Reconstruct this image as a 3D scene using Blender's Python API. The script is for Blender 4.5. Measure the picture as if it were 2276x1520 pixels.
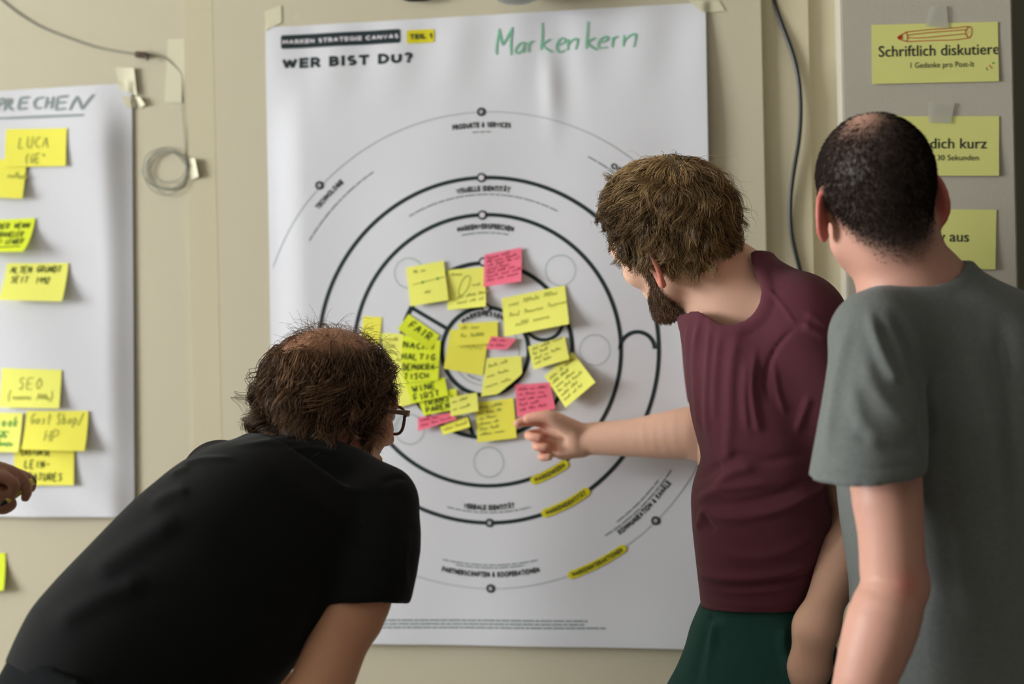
import bpy, bmesh, math, random
import numpy as np
from mathutils import Matrix, Vector

for _o in list(bpy.data.objects):
    bpy.data.objects.remove(_o, do_unlink=True)
scene = bpy.context.scene
COL = scene.collection
R = math.radians

# ------------------------------------------------------------------ camera
CAM_H, CAM_D, YAW, ROLL = 1.45, 2.64, R(9.0), R(1.25)
FPX = 50.0 / 36.0 * 2276.0
c_pos = np.array([0.0, -CAM_D, CAM_H])
c_fw = np.array([-math.sin(YAW), math.cos(YAW), 0.0])
_r = np.array([math.cos(YAW), math.sin(YAW), 0.0])
_u = np.array([0.0, 0.0, 1.0])
c_x = math.cos(ROLL) * _r - math.sin(ROLL) * _u
c_y = math.sin(ROLL) * _r + math.cos(ROLL) * _u
cam_data = bpy.data.cameras.new('camera')
cam_data.lens, cam_data.sensor_width = 50.0, 36.0
cam_data.dof.use_dof = True
cam_data.dof.focus_distance = 2.16
cam_data.dof.aperture_fstop = 2.0
cam_data.clip_start = 0.05
cam = bpy.data.objects.new('camera', cam_data)
COL.objects.link(cam)
M = Matrix.Identity(4)
for i in range(3):
    M[i][0], M[i][1], M[i][2], M[i][3] = c_x[i], c_y[i], -c_fw[i], c_pos[i]
cam.matrix_world = M
scene.camera = cam


def W(px, py, d):
    """photo pixel + distance along the camera axis -> point in the room"""
    return c_pos + d * (c_fw + (px - 1138.0) / FPX * c_x + (760.0 - py) / FPX * c_y)


def wall_at(px, py, off=0.0):
    """photo pixel -> (x, z) on a plane parallel to the poster wall, off metres proud of it"""
    v = c_fw + (px - 1138.0) / FPX * c_x + (760.0 - py) / FPX * c_y
    p = c_pos + (CAM_D - off) / v[1] * v
    return float(p[0]), float(p[2])


def to_px(V):
    v = V - c_pos
    d = v @ c_fw
    return 1138.0 + FPX * (v @ c_x) / d, 760.0 - FPX * (v @ c_y) / d


# ------------------------------------------------------------------ world, window light, exposure
world = bpy.data.worlds.new('world')
scene.world = world
world.use_nodes = True
world.node_tree.nodes['Background'].inputs[0].default_value = (0.80, 0.88, 1.0, 1)
world.node_tree.nodes['Background'].inputs[1].default_value = 0.6

ROOM = dict(x0=-8.4, x1=2.3, y0=-6.6, z1=3.7)
WIN = dict(y0=-5.6, y1=-0.9, z0=0.9, z1=3.6)
ld = bpy.data.lights.new('window_daylight', 'AREA')
ld.shape = 'RECTANGLE'
ld.size, ld.size_y = WIN['y1'] - WIN['y0'], WIN['z1'] - WIN['z0']
ld.energy = 1720.0
ld.color = (0.96, 0.98, 1.0)
lo = bpy.data.objects.new('window_daylight', ld)
COL.objects.link(lo)
lo.location = (ROOM['x0'] - 0.12, (WIN['y0'] + WIN['y1']) / 2, (WIN['z0'] + WIN['z1']) / 2)
lo.rotation_euler = (0, R(-90), 0)

vs = scene.view_settings
vs.view_transform = 'Standard'
vs.look = 'None'
vs.gamma = 1.0
vs.use_curve_mapping = False
vs.exposure = 0.0
scene.cycles.use_denoising = True
scene.cycles.max_bounces = 6


# ------------------------------------------------------------------ materials
def lin(c):
    return tuple(((v / 255.0) / 12.92 if v / 255.0 <= 0.04045 else ((v / 255.0 + 0.055) / 1.055) ** 2.4) for v in c)


def mat(name, rgb, rough=0.6, var=0.0, vscale=6.0, bump=0.0, bscale=300.0, bdist=0.001, spec=0.3,
        metal=0.0, rgb2=None, attr=None, sss=0.0, sheen=0.0, alpha=1.0, trans=0.0):
    m = bpy.data.materials.new(name)
    m.use_nodes = True
    nt = m.node_tree
    b = nt.nodes['Principled BSDF']
    b.inputs['Roughness'].default_value = rough
    b.inputs['Specular IOR Level'].default_value = spec
    b.inputs['Metallic'].default_value = metal
    b.inputs['Alpha'].default_value = alpha
    b.inputs['Transmission Weight'].default_value = trans
    if sheen:
        b.inputs['Sheen Weight'].default_value = sheen
    if sss:
        b.inputs['Subsurface Weight'].default_value = sss
        b.inputs['Subsurface Radius'].default_value = (0.010, 0.004, 0.002)
        b.inputs['Subsurface Scale'].default_value = 1.0
    L = nt.links
    geo = nt.nodes.new('ShaderNodeTexCoord')
    c1 = lin(rgb)
    c2 = lin(rgb2) if rgb2 else tuple(v * (1 - var) for v in c1)
    mix = nt.nodes.new('ShaderNodeMix')
    mix.data_type = 'RGBA'
    mix.inputs[6].default_value = (*c1, 1)
    mix.inputs[7].default_value = (*c2, 1)
    if attr:
        a = nt.nodes.new('ShaderNodeAttribute')
        a.attribute_name = attr
        L.new(a.outputs['Fac'], mix.inputs[0])
    else:
        n = nt.nodes.new('ShaderNodeTexNoise')
        n.inputs['Scale'].default_value = vscale
        n.inputs['Detail'].default_value = 3.0
        L.new(geo.outputs['Object'], n.inputs['Vector'])
        L.new(n.outputs['Fac'], mix.inputs[0])
    L.new(mix.outputs[2], b.inputs['Base Color'])
    if bump:
        nb = nt.nodes.new('ShaderNodeTexNoise')
        nb.inputs['Scale'].default_value = bscale
        nb.inputs['Detail'].default_value = 4.0
        L.new(geo.outputs['Object'], nb.inputs['Vector'])
        bp = nt.nodes.new('ShaderNodeBump')
        bp.inputs['Strength'].default_value = bump
        bp.inputs['Distance'].default_value = bdist
        L.new(nb.outputs['Fac'], bp.inputs['Height'])
        L.new(bp.outputs['Normal'], b.inputs['Normal'])
    return m


def skin_mat(name, rgb, red, stub):
    m = mat(name, rgb, rough=0.5, var=0.10, vscale=18, bump=0.25, bscale=420, bdist=0.0006, spec=0.35, sss=0.12)
    nt = m.node_tree
    b = nt.nodes['Principled BSDF']
    src = b.inputs['Base Color'].links[0].from_socket
    for an, c in (('red', red), ('stub', stub)):
        a = nt.nodes.new('ShaderNodeAttribute')
        a.attribute_name = an
        mx = nt.nodes.new('ShaderNodeMix')
        mx.data_type = 'RGBA'
        mx.inputs[7].default_value = (*lin(c), 1)
        nt.links.new(a.outputs['Fac'], mx.inputs[0])
        nt.links.new(src, mx.inputs[6])
        src = mx.outputs[2]
    nt.links.new(src, b.inputs['Base Color'])
    return m


MAT = dict(
    wall=mat('cream_wall_paint', (205, 197, 171), 0.55, var=0.05, vscale=2.0, bump=0.12, bscale=90, bdist=0.002),
    strip=mat('cream_strip_paint', (206, 197, 168), 0.5, var=0.04, vscale=3.0, bump=0.1, bscale=90, bdist=0.002),
    pillar=mat('grey_panel_paint', (188, 182, 166), 0.55, var=0.05, vscale=4.0, bump=0.3, bscale=260, bdist=0.0015),
    dark=mat('dark_grey_paint', (136, 134, 116), 0.6, var=0.1),
    room=mat('room_paint', (96, 93, 88), 0.8, var=0.05),
    ceil=mat('ceiling_paint', (232, 231, 226), 0.9, var=0.03),
    floor=mat('grey_floor', (150, 143, 132), 0.6, var=0.15, vscale=3),
    frame=mat('white_window_paint', (215, 215, 210), 0.5),
    paper=mat('white_paper', (224, 225, 230), 0.75, var=0.015, vscale=5, bump=0.04, bscale=400, bdist=0.0004),
    ink=mat('dark_print', (32, 48, 50), 0.7, var=0.08),
    inkthin=mat('grey_green_print', (150, 162, 160), 0.8, var=0.05),
    inkmid=mat('mid_green_print', (124, 142, 137), 0.8, var=0.05),
    inkdot=mat('green_dot_print', (84, 146, 118), 0.8, var=0.05),
    inkyellow=mat('yellow_print', (226, 215, 30), 0.7, var=0.04),
    inkwhite=mat('white_print', (228, 222, 228), 0.7, var=0.02),
    green_pen=mat('green_marker', (78, 178, 130), 0.7, rgb2=(150, 206, 178), vscale=40),
    grey_pen=mat('grey_marker', (128, 144, 142), 0.7, rgb2=(160, 170, 170), vscale=40),
    pen=mat('pencil_ink', (160, 166, 74), 0.8, rgb2=(184, 188, 86), vscale=60),
    penpink=mat('pencil_ink_on_pink', (196, 84, 108), 0.8, var=0.15, vscale=60),
    blackpen=mat('black_marker', (62, 82, 34), 0.8, var=0.2, vscale=60),
    greenink=mat('green_ink', (60, 176, 80), 0.8, var=0.2, vscale=60),
    red_pen=mat('red_pen', (196, 62, 40), 0.7, var=0.2, vscale=60),
    yellow=mat('yellow_note_paper', (252, 252, 120), 0.75, var=0.03, vscale=9),
    yellow2=mat('golden_note_paper', (250, 244, 92), 0.75, var=0.03, vscale=9),
    lime=mat('lime_note_paper', (238, 252, 56), 0.75, var=0.03, vscale=9),
    pink=mat('pink_note_paper', (255, 122, 148), 0.75, var=0.03, vscale=9),
    card=mat('pale_yellow_card', (222, 222, 134), 0.75, var=0.03, vscale=9),
    tape=mat('cream_masking_tape', (222, 217, 188), 0.6, var=0.05, vscale=40),
    clear=mat('clear_tape', (215, 212, 196), 0.25, var=0.04, spec=0.5, alpha=0.45),
    wire=mat('grey_wire', (150, 154, 142), 0.45, var=0.1, spec=0.4),
    cable=mat('black_rubber_cable', (14, 22, 20), 0.35, var=0.2, spec=0.5),
    plug=mat('brown_connector', (96, 80, 66), 0.5, var=0.3, vscale=200),
    steel=mat('brushed_grey_metal', (168, 168, 160), 0.3, var=0.1, metal=0.7),
)


# ------------------------------------------------------------------ object helpers
def link(name, verts, faces, material, parent=None, smooth=False, origin=None):
    me = bpy.data.meshes.new(name)
    V = np.asarray(verts, dtype=float)
    if origin is not None:
        V = V - np.asarray(origin)
    me.from_pydata([tuple(map(float, v)) for v in V] if len(V) < 20000 else V.tolist(), [],
                   faces if isinstance(faces, list) else faces.tolist())
    me.materials.append(material)
    if smooth:
        me.polygons.foreach_set('use_smooth', np.ones(len(me.polygons), dtype=bool))
    me.update()
    o = bpy.data.objects.new(name, me)
    COL.objects.link(o)
    if parent is not None:
        o.parent = parent
    elif origin is not None:
        o.location = Vector(tuple(map(float, origin)))
    return o


def tag(o, label=None, cat=None, group=None, kind=None):
    if label:
        o['label'] = label
    if cat:
        o['category'] = cat
    if group:
        o['group'] = group
    if kind:
        o['kind'] = kind
    return o


def empty(name, loc):
    o = bpy.data.objects.new(name, None)
    COL.objects.link(o)
    o.location = Vector(tuple(map(float, loc)))
    o.empty_display_size = 0.1
    return o


def box(name, x0, x1, y0, y1, z0, z1, material, parent=None, kind='structure', bevel=0.0):
    bm = bmesh.new()
    bmesh.ops.create_cube(bm, size=1.0)
    for v in bm.verts:
        v.co = Vector((x0 + (v.co.x + 0.5) * (x1 - x0), y0 + (v.co.y + 0.5) * (y1 - y0), z0 + (v.co.z + 0.5) * (z1 - z0)))
    if bevel:
        bmesh.ops.bevel(bm, geom=list(bm.edges), offset=bevel, segments=2, affect='EDGES', clamp_overlap=True)
    me = bpy.data.meshes.new(name)
    bm.to_mesh(me)
    bm.free()
    me.materials.append(material)
    o = bpy.data.objects.new(name, me)
    COL.objects.link(o)
    if parent is not None:
        o.parent = parent
    elif kind:
        o['kind'] = kind
    return o


def smooth_path(P, n):
    """Catmull-Rom resample of a 3-D polyline"""
    P = np.asarray(P, float)
    if len(P) < 3:
        t = np.linspace(0, 1, n)[:, None]
        return P[0] * (1 - t) + P[-1] * t
    Q = np.vstack([2 * P[0] - P[1], P, 2 * P[-1] - P[-2]])
    out = []
    for s in np.linspace(0, len(P) - 1 - 1e-6, n):
        i = int(s)
        t = s - i
        a, b, c, d = Q[i], Q[i + 1], Q[i + 2], Q[i + 3]
        out.append(0.5 * (2 * b + (c - a) * t + (2 * a - 5 * b + 4 * c - d) * t * t + (3 * b - a - 3 * c + d) * t ** 3))
    return np.array(out)


def tube_geo(P, r, sides=8):
    P = np.asarray(P, float)
    n = len(P)
    rr = np.broadcast_to(np.asarray(r, float), (n,))
    T = np.gradient(P, axis=0)
    T /= np.linalg.norm(T, axis=1)[:, None] + 1e-12
    ref = np.array([0, 0, 1.0]) if abs(T[0][2]) < 0.9 else np.array([1.0, 0, 0])
    V = []
    for i in range(n):
        a = np.cross(T[i], ref)
        if np.linalg.norm(a) < 1e-3:
            a = np.cross(T[i], [0, 1.0, 0.1])
        a /= np.linalg.norm(a)
        b = np.cross(T[i], a)
        ref = np.cross(a, T[i])
        for k in range(sides):
            an = 2 * math.pi * k / sides
            V.append(P[i] + rr[i] * (math.cos(an) * a + math.sin(an) * b))
    F = [[i * sides + k, i * sides + (k + 1) % sides, (i + 1) * sides + (k + 1) % sides, (i + 1) * sides + k]
         for i in range(n - 1) for k in range(sides)]
    F.append(list(range(sides))[::-1])
    F.append([(n - 1) * sides + k for k in range(sides)])
    return V, F


def merge(geos):
    V, F = [], []
    for v, f in geos:
        o = len(V)
        V.extend(list(v))
        F.extend([[i + o for i in q] for q in f])
    return V, F


# ------------------------------------------------------------------ the room
X = lambda px, off=0.0: wall_at(px, 760, off)[0]
x_a, x_b = X(419, 0.004), X(488, 0.002)
x_c, x_d, x_e, x_f = X(1709), X(1812, -0.015), X(1884, 0.10), X(2266, 0.10)
ZT = ROOM['z1']
box('wall_back', x_b, x_c, 0.0, 0.25, 0, ZT, MAT['wall'], bevel=0.0015)
box('wall_back_left', ROOM['x0'] - 0.2, x_a, 0.004, 0.25, 0, ZT, MAT['wall'])
box('trim_1', x_a, x_b, 0.002, 0.25, 0, ZT, MAT['strip'], bevel=0.0015)
box('trim_2', x_c, x_d, 0.015, 0.25, 0, ZT, MAT['strip'])
box('trim_3', x_d, x_e + 0.03, 0.027, 0.25, 0, ZT, MAT['strip'])
box('wall_pillar', x_e, x_f, -0.10, 0.25, 0, ZT, MAT['pillar'], bevel=0.003)
box('door_1', x_f, ROOM['x1'] + 0.2, 0.10, 0.25, 0, ZT, MAT['dark'])
# seam in the cover strip near the ceiling
zs = wall_at(440, 20)[1]
box('trim_4', x_a + 0.002, x_b - 0.002, 0.0014, 0.003, zs - 0.002, zs + 0.001, MAT['wall'])
box('floor', ROOM['x0'] - 0.2, ROOM['x1'] + 0.2, ROOM['y0'] - 0.2, 0.25, -0.1, 0, MAT['floor'])
box('ceiling', ROOM['x0'] - 0.2, ROOM['x1'] + 0.2, ROOM['y0'] - 0.2, 0.25, ZT, ZT + 0.1, MAT['ceil'])
box('wall_right', ROOM['x1'], ROOM['x1'] + 0.2, ROOM['y0'], 0.1, 0, ZT, MAT['room'])
box('wall_front', ROOM['x0'] - 0.2, ROOM['x1'] + 0.2, ROOM['y0'] - 0.2, ROOM['y0'], 0, ZT, MAT['room'])


def left_wall():
    x0, x1 = ROOM['x0'] - 0.2, ROOM['x0']
    g = []
    for y0, y1, z0, z1 in ((ROOM['y0'], WIN['y0'], 0, ZT), (WIN['y1'], 0.004, 0, ZT),
                           (WIN['y0'], WIN['y1'], 0, WIN['z0']), (WIN['y0'], WIN['y1'], WIN['z1'], ZT)):
        v = [(x, y, z) for x in (x0, x1) for y in (y0, y1) for z in (z0, z1)]
        f = [[0, 1, 3, 2], [4, 6, 7, 5], [0, 4, 5, 1], [2, 3, 7, 6], [0, 2, 6, 4], [1, 5, 7, 3]]
        g.append((v, f))
    v, f = merge(g)
    tag(link('wall_left', v, f, MAT['room']), kind='structure')


left_wall()
w1 = empty('window_1', (ROOM['x0'], WIN['y0'], WIN['z0']))
w1['kind'] = 'structure'
_wl = Vector((ROOM['x0'], WIN['y0'], WIN['z0']))
for nm, a in (('window_frame', (WIN['y0'], WIN['y0'] + 0.05, WIN['z0'], WIN['z1'])),
              ('window_frame', (WIN['y1'] - 0.05, WIN['y1'], WIN['z0'], WIN['z1'])),
              ('window_frame', (WIN['y0'], WIN['y1'], WIN['z0'], WIN['z0'] + 0.05)),
              ('window_frame', (WIN['y0'], WIN['y1'], WIN['z1'] - 0.05, WIN['z1'])),
              ('mullion', ((WIN['y0'] + WIN['y1']) / 2 - 0.03, (WIN['y0'] + WIN['y1']) / 2 + 0.03, WIN['z0'], WIN['z1']))):
    o = box(nm, -0.06, -0.01, a[0] - _wl.y, a[1] - _wl.y, a[2] - _wl.z, a[3] - _wl.z, MAT['frame'], parent=w1)


# ------------------------------------------------------------------ paper sheets
def sstep(a, b, x):
    t = np.clip((x - a) / (b - a), 0, 1)
    return t * t * (3 - 2 * t)


PQ = [np.array(wall_at(*p, 0.008)) for p in ((588, 60), (1568, 4), (1593, 1441), (612, 1424))]   # A0 poster: TL TR BR BL
SQ_R = [np.array(wall_at(*p, 0.002)) for p in ((292, 184), (299, 1148))]
SH_H = SQ_R[0][1] - SQ_R[1][1]
SQ = [np.array([SQ_R[0][0] - 0.70, SQ_R[0][1] - 0.004]), SQ_R[0], SQ_R[1], np.array([SQ_R[1][0] - 0.70, SQ_R[1][1] + 0.004])]


def poster_off(x, z):
    """how far the poster stands off the wall"""
    x = np.asarray(x, float)
    z = np.asarray(z, float)
    u = (x - PQ[0][0]) / (PQ[1][0] - PQ[0][0])
    v = (PQ[0][1] - z) / (PQ[0][1] - PQ[3][1])
    o = 0.003 + 0.012 * sstep(-0.01, 0.09, u) * sstep(0.0, 0.22, v)
    o = o + 0.004 * sstep(0.90, 1.02, u) * np.sin(np.pi * np.clip(v, 0, 1)) ** 0.7
    o = o + 0.0016 * np.sin(u * 17 + v * 4) * sstep(0.02, 0.3, v) + 0.0012 * np.sin(v * 15 - u * 6)
    o = o + 0.0013 * np.sin(u * 45 + 9 * v) * np.exp(-((v - 0.05) / 0.07) ** 2)
    # vertical crease under the handwriting
    cx = 0.655 + 0.05 * (v - 0.1)
    o = o + 0.004 * np.exp(-((u - cx) / 0.020) ** 2) * np.exp(-((v - 0.12) / 0.06) ** 2)
    o = o - 0.003 * np.exp(-((u - cx - 0.04) / 0.03) ** 2) * np.exp(-((v - 0.10) / 0.07) ** 2)
    o = o + 0.004 * np.exp(-((v - 1.0) / 0.05) ** 2)
    return o


def sheet_off(x, z):
    x = np.asarray(x, float)
    z = np.asarray(z, float)
    s = (SQ[1][0] - x)
    v = (SQ[1][1] - z) / SH_H
    o = -0.0005 + 0.014 * sstep(-0.005, 0.06, s) * sstep(0, 0.15, v)
    ed = sstep(0.0, 0.08, s)
    o = o + ed * (0.002 * np.sin(s * 21 + v * 5) + 0.002 * np.sin(v * 11 + s * 5))
    o = o + ed * 0.0025 * np.sin((s * 1.2 + v) * 26) * sstep(0.75, 1.0, v)
    return o


def patch(Q, off, nu, nv, yextra=0.0):
    V = []
    for j in range(nv + 1):
        for i in range(nu + 1):
            u, v = i / nu, j / nv
            p = (Q[0] * (1 - u) + Q[1] * u) * (1 - v) + (Q[3] * (1 - u) + Q[2] * u) * v
            V.append((p[0], 0.0, p[1]))
    V = np.array(V)
    V[:, 1] = -off(V[:, 0], V[:, 2]) - yextra
    F = [[j * (nu + 1) + i, (j + 1) * (nu + 1) + i, (j + 1) * (nu + 1) + i + 1, j * (nu + 1) + i + 1]
         for j in range(nv) for i in range(nu)]
    return V, F


def thin(o, t):
    s = o.modifiers.new('thickness', 'SOLIDIFY')
    s.thickness = t
    s.offset = -1.0
    e = o.modifiers.new('crisp_edges', 'EDGE_SPLIT')
    e.split_angle = R(50)
    return o


v, f = patch(PQ, poster_off, 110, 150)
poster = thin(link('poster', v, f, MAT['paper'], smooth=True), 0.0003)
tag(poster, 'large white strategy poster with dark concentric rings taped to cream wall', 'poster')
v, f = patch(SQ, sheet_off, 70, 90)
sheet = thin(link('flipchart_sheet', v, f, MAT['paper'], smooth=True), 0.0003)
tag(sheet, 'white flipchart sheet headed PRECHEN in grey marker, hung beside the strategy poster', 'paper')


# ------------------------------------------------------------------ print and writing on a surface
_fontcache = {}


def text_geo(s, size=1.0, bold=0.0, align='CENTER', spacing=1.0):
    key = (s, round(bold, 4), align, spacing)
    if key not in _fontcache:
        cu = bpy.data.curves.new('t', 'FONT')
        cu.body = s
        cu.size = 1.0
        cu.align_x = align
        cu.resolution_u = 3
        cu.offset = bold
        cu.space_character = spacing
        ob = bpy.data.objects.new('t', cu)
        COL.objects.link(ob)
        dg = bpy.context.evaluated_depsgraph_get()
        me = bpy.data.meshes.new_from_object(ob.evaluated_get(dg))
        V = np.array([v.co[:] for v in me.vertices])
        F = [list(p.vertices) for p in me.polygons]
        bpy.data.objects.remove(ob)
        bpy.data.curves.remove(cu)
        bpy.data.meshes.remove(me)
        _fontcache[key] = (V[:, :2] if len(V) else np.zeros((0, 2)), F)
    V, F = _fontcache[key]
    return V * size, F


def lay(name, P2, F, off, lift, material, parent):
    """2-D wall points (x, z) laid on a sheet"""
    P2 = np.asarray(P2, float)
    V = np.stack([P2[:, 0], -off(P2[:, 0], P2[:, 1]) - lift, P2[:, 1]], 1)
    # all faces look into the room
    out = []
    for q in F:
        a = 0.0
        for k in range(len(q)):
            p, r = P2[q[k]], P2[q[(k + 1) % len(q)]]
            a += p[0] * r[1] - r[0] * p[1]
        out.append(q if a > 0 else q[::-1])
    org = np.array(parent.location) if parent is not None else None
    return link(name, V, out, material, parent, origin=org)


def ribbon(P, w, closed=False):
    P = np.asarray(P, float)
    n = len(P)
    if closed:
        T = np.roll(P, -1, 0) - np.roll(P, 1, 0)
    else:
        T = np.gradient(P, axis=0)
    T /= np.linalg.norm(T, axis=1)[:, None] + 1e-12
    N = np.stack([-T[:, 1], T[:, 0]], 1)
    ww = np.broadcast_to(np.asarray(w, float), (n,))[:, None] / 2
    V = np.vstack([P + N * ww, P - N * ww])
    m = n if closed else n - 1
    F = [[i, (i + 1) % n, n + (i + 1) % n, n + i] for i in range(m)]
    return V, F


def circ(c, r, n=96, a0=0.0, a1=2 * math.pi):
    a = np.linspace(a0, a1, n)
    return np.stack([c[0] + r * np.cos(a), c[1] + r * np.sin(a)], 1)


def disc(c, r, n=28):
    return circ(c, r, n + 1)[:-1], [list(range(n))]


def rrect(c, w, h, rad, rot=0.0, n=5):
    pts = []
    for sx, sy, a0 in ((1, 1, 0), (-1, 1, 90), (-1, -1, 180), (1, -1, 270)):
        for k in range(n + 1):
            a = R(a0 + 90 * k / n)
            pts.append((sx * (w / 2 - rad) + rad * math.cos(a), sy * (h / 2 - rad) + rad * math.sin(a)))
    P = np.array(pts)
    cr, sr = math.cos(rot), math.sin(rot)
    P = P @ np.array([[cr, sr], [-sr, cr]])
    bm = bmesh.new()
    bm.faces.new([bm.verts.new((p[0] + c[0], p[1] + c[1], 0)) for p in P])
    for k in range(1, int(w / 0.008)):          # cut into short strips so that it follows the paper
        bmesh.ops.bisect_plane(bm, geom=list(bm.verts) + list(bm.edges) + list(bm.faces),
                               plane_co=(c[0] - w / 2 + 0.008 * k, 0, 0), plane_no=(1, 0, 0))
    bm.verts.index_update()
    out = np.array([(v.co.x, v.co.y) for v in bm.verts]), [[v.index for v in f_.verts] for f_ in bm.faces]
    bm.free()
    return out


def _arc(cx, cy, rx, ry, a0, a1, n=12):
    return [(cx + rx * math.cos(R(a)), cy + ry * math.sin(R(a))) for a in np.linspace(a0, a1, n)]


_S = _arc(.30, .745, .25, .255, 40, 270) + _arc(.30, .245, .27, .245, 90, -140)
BLOCK = {   # plain geometric capitals: advance width, strokes (cap height 1)
    'A': (.74, [[(0, 0), (.34, 1), (.40, 1), (.74, 0)], [(.14, .27), (.60, .27)]]),
    'B': (.60, [[(0, 0), (0, 1)], [(0, 1), (.30, 1)] + _arc(.30, .76, .23, .24, 90, -90) + [(0, .52)], [(.28, .52)] + _arc(.32, .26, .26, .26, 90, -90) + [(0, 0)]]),
    'C': (.74, [_arc(.46, .5, .46, .5, 48, 312, 22)]),
    'D': (.68, [[(0, 0), (0, 1)], [(0, 1), (.22, 1)] + _arc(.22, .5, .46, .5, 90, -90, 18) + [(0, 0)]]),
    'E': (.52, [[(0, 0), (0, 1)], [(0, 1), (.52, 1)], [(0, .5), (.47, .5)], [(0, 0), (.52, 0)]]),
    'F': (.50, [[(0, 0), (0, 1)], [(0, 1), (.50, 1)], [(0, .48), (.45, .48)]]),
    'G': (.78, [_arc(.46, .5, .46, .5, 50, 345, 24) + [(.90, .46)], [(.52, .46), (.90, .46)]]),
    'H': (.66, [[(0, 0), (0, 1)], [(.66, 0), (.66, 1)], [(0, .5), (.66, .5)]]),
    'I': (.02, [[(.01, 0), (.01, 1)]]),
    'K': (.62, [[(0, 0), (0, 1)], [(.58, 1), (.04, .42)], [(.18, .58), (.62, 0)]]),
    'L': (.48, [[(0, 1), (0, 0)], [(0, 0), (.48, 0)]]),
    'M': (.82, [[(0, 0), (0, 1)], [(0, 1), (.41, .38)], [(.41, .38), (.82, 1)], [(.82, 1), (.82, 0)]]),
    'N': (.68, [[(0, 0), (0, 1)], [(0, 1), (.68, 0)], [(.68, 0), (.68, 1)]]),
    'O': (.92, [_arc(.46, .5, .46, .5, 0, 360, 30)]),
    'P': (.56, [[(0, 0), (0, 1)], [(0, 1), (.28, 1)] + _arc(.28, .70, .28, .30, 90, -90) + [(0, .40)]]),
    'R': (.60, [[(0, 0), (0, 1)], [(0, 1), (.28, 1)] + _arc(.28, .70, .28, .30, 90, -90) + [(0, .40)], [(.30, .40), (.60, 0)]]),
    'S': (.57, [_S]),
    'T': (.62, [[(0, 1), (.62, 1)], [(.31, 1), (.31, 0)]]),
    'U': (.64, [[(0, 1), (0, .36)] + _arc(.32, .34, .32, .34, 180, 360, 16) + [(.64, 1)]]),
    'V': (.72, [[(0, 1), (.36, 0), (.72, 1)]]),
    'W': (1.04, [[(0, 1), (.26, 0)], [(.26, 0), (.52, .92)], [(.52, .92), (.78, 0)], [(.78, 0), (1.04, 1)]]),
    'Z': (.58, [[(0, 1), (.58, 1)], [(.58, 1), (0, 0)], [(0, 0), (.58, 0)]]),
    'Ä': (.74, [[(0, 0), (.34, 1), (.40, 1), (.74, 0)], [(.14, .27), (.60, .27)], [(.20, 1.28), (.22, 1.28)], [(.52, 1.28), (.54, 1.28)]]),
    '&': (.70, [[(.68, 0), (.20, .66)] + _arc(.32, .80, .17, .20, 200, -20, 12) + [(.10, .40)] + _arc(.28, .25, .26, .25, 150, 330, 12) + [(.66, .42)]]),
    '?': (.48, [_arc(.24, .74, .24, .26, 170, -60, 14) + [(.25, .30)], [(.25, .03), (.25, .01)]]),
    '1': (.26, [[(0, .80), (.22, 1)], [(.22, 1), (.22, 0)]]),
    ' ': (.22, []),
}


def block_geo(s, wt=0.2, track=0.18):
    """flat polygons of a line set in geometric capitals; left at x = 0, baseline 0, cap height 1"""
    g, x = [], wt / 2
    for ch in s:
        adv, st = BLOCK[ch]
        for path in st:
            P = np.array(path, float)
            P[:, 1] = wt / 2 + P[:, 1] * (1 - wt)
            P[:, 0] += x
            if len(P) == 2:                     # square ends
                d = (P[1] - P[0]) / (np.linalg.norm(P[1] - P[0]) + 1e-9)
                P = np.array([P[0] - d * wt * .5, P[1] + d * wt * .5]) if ch not in 'WMNV' else np.array([P[0] - d * wt * .15, P[1] + d * wt * .15])
            g.append(ribbon(P, wt))
        x += adv + wt + track * (0.6 if ch == ' ' else 1)
    V, F = merge([(list(map(tuple, v)), f) for v, f in g])
    return np.array(V), F


# direction of printed lines on the poster
_pd = PQ[1] - PQ[0]
PROT = math.atan2(_pd[1], _pd[0])


def place2(V, c, rot=0.0):
    cr, sr = math.cos(rot), math.sin(rot)
    return V @ np.array([[cr, sr], [-sr, cr]]) + np.array(c)


def arc_text(V, c, r, mid, bottom=False):
    """bend flat text round a circle; mid = angle of its middle"""
    if not bottom:
        a = mid - V[:, 0] / r
        rad = r + V[:, 1]
    else:
        a = mid + V[:, 0] / r
        rad = r - V[:, 1]
    return np.stack([c[0] + rad * np.cos(a), c[1] + rad * np.sin(a)], 1)


def arc_bars(c, r, a0, a1, h, seed):
    """a line of unreadably small print: a row of word-long bars"""
    rg = random.Random(seed)
    g, a = [], a0
    s = 1 if a1 > a0 else -1
    while (a1 - a) * s > 0:
        L = rg.uniform(0.008, 0.026) / r
        e = a + s * min(L, abs(a1 - a))
        g.append(ribbon(circ(c, r, 5, a, e), h))
        a = e + s * 0.0022 / r
    return merge(g)


def line_bars(p, q, h, seed):
    rg = random.Random(seed)
    p, q = np.array(p), np.array(q)
    L = np.linalg.norm(q - p)
    d = (q - p) / L
    g, a = [], 0.0
    while a < L:
        e = min(a + rg.uniform(0.006, 0.024), L)
        g.append(ribbon(np.array([p + d * a, p + d * e]), h))
        a = e + 0.002
    return merge(g)


PW = lambda px, py: np.array(wall_at(px, py, 0.015))
CEN = (PW(1070, 395) + PW(1088, 1162)) / 2
up = math.pi / 2
RAD = {k: np.linalg.norm(PW(*a) - PW(*b)) / 2 for k, (a, b) in dict(
    thin=((1069, 248), (1090, 1308)), outer=((1070, 395), (1088, 1162)), second=((1072, 478), (1092, 1080)),
    third=((1073, 582), (1086, 970)), core=((1080, 683), (1074, 878))).items()}
CC = CEN.copy()


def pr(name, P2, F, m, lift=0.0006):
    return lay(name, P2, F, poster_off, lift, MAT[m], poster)


tilt = R(-1.0)
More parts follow.
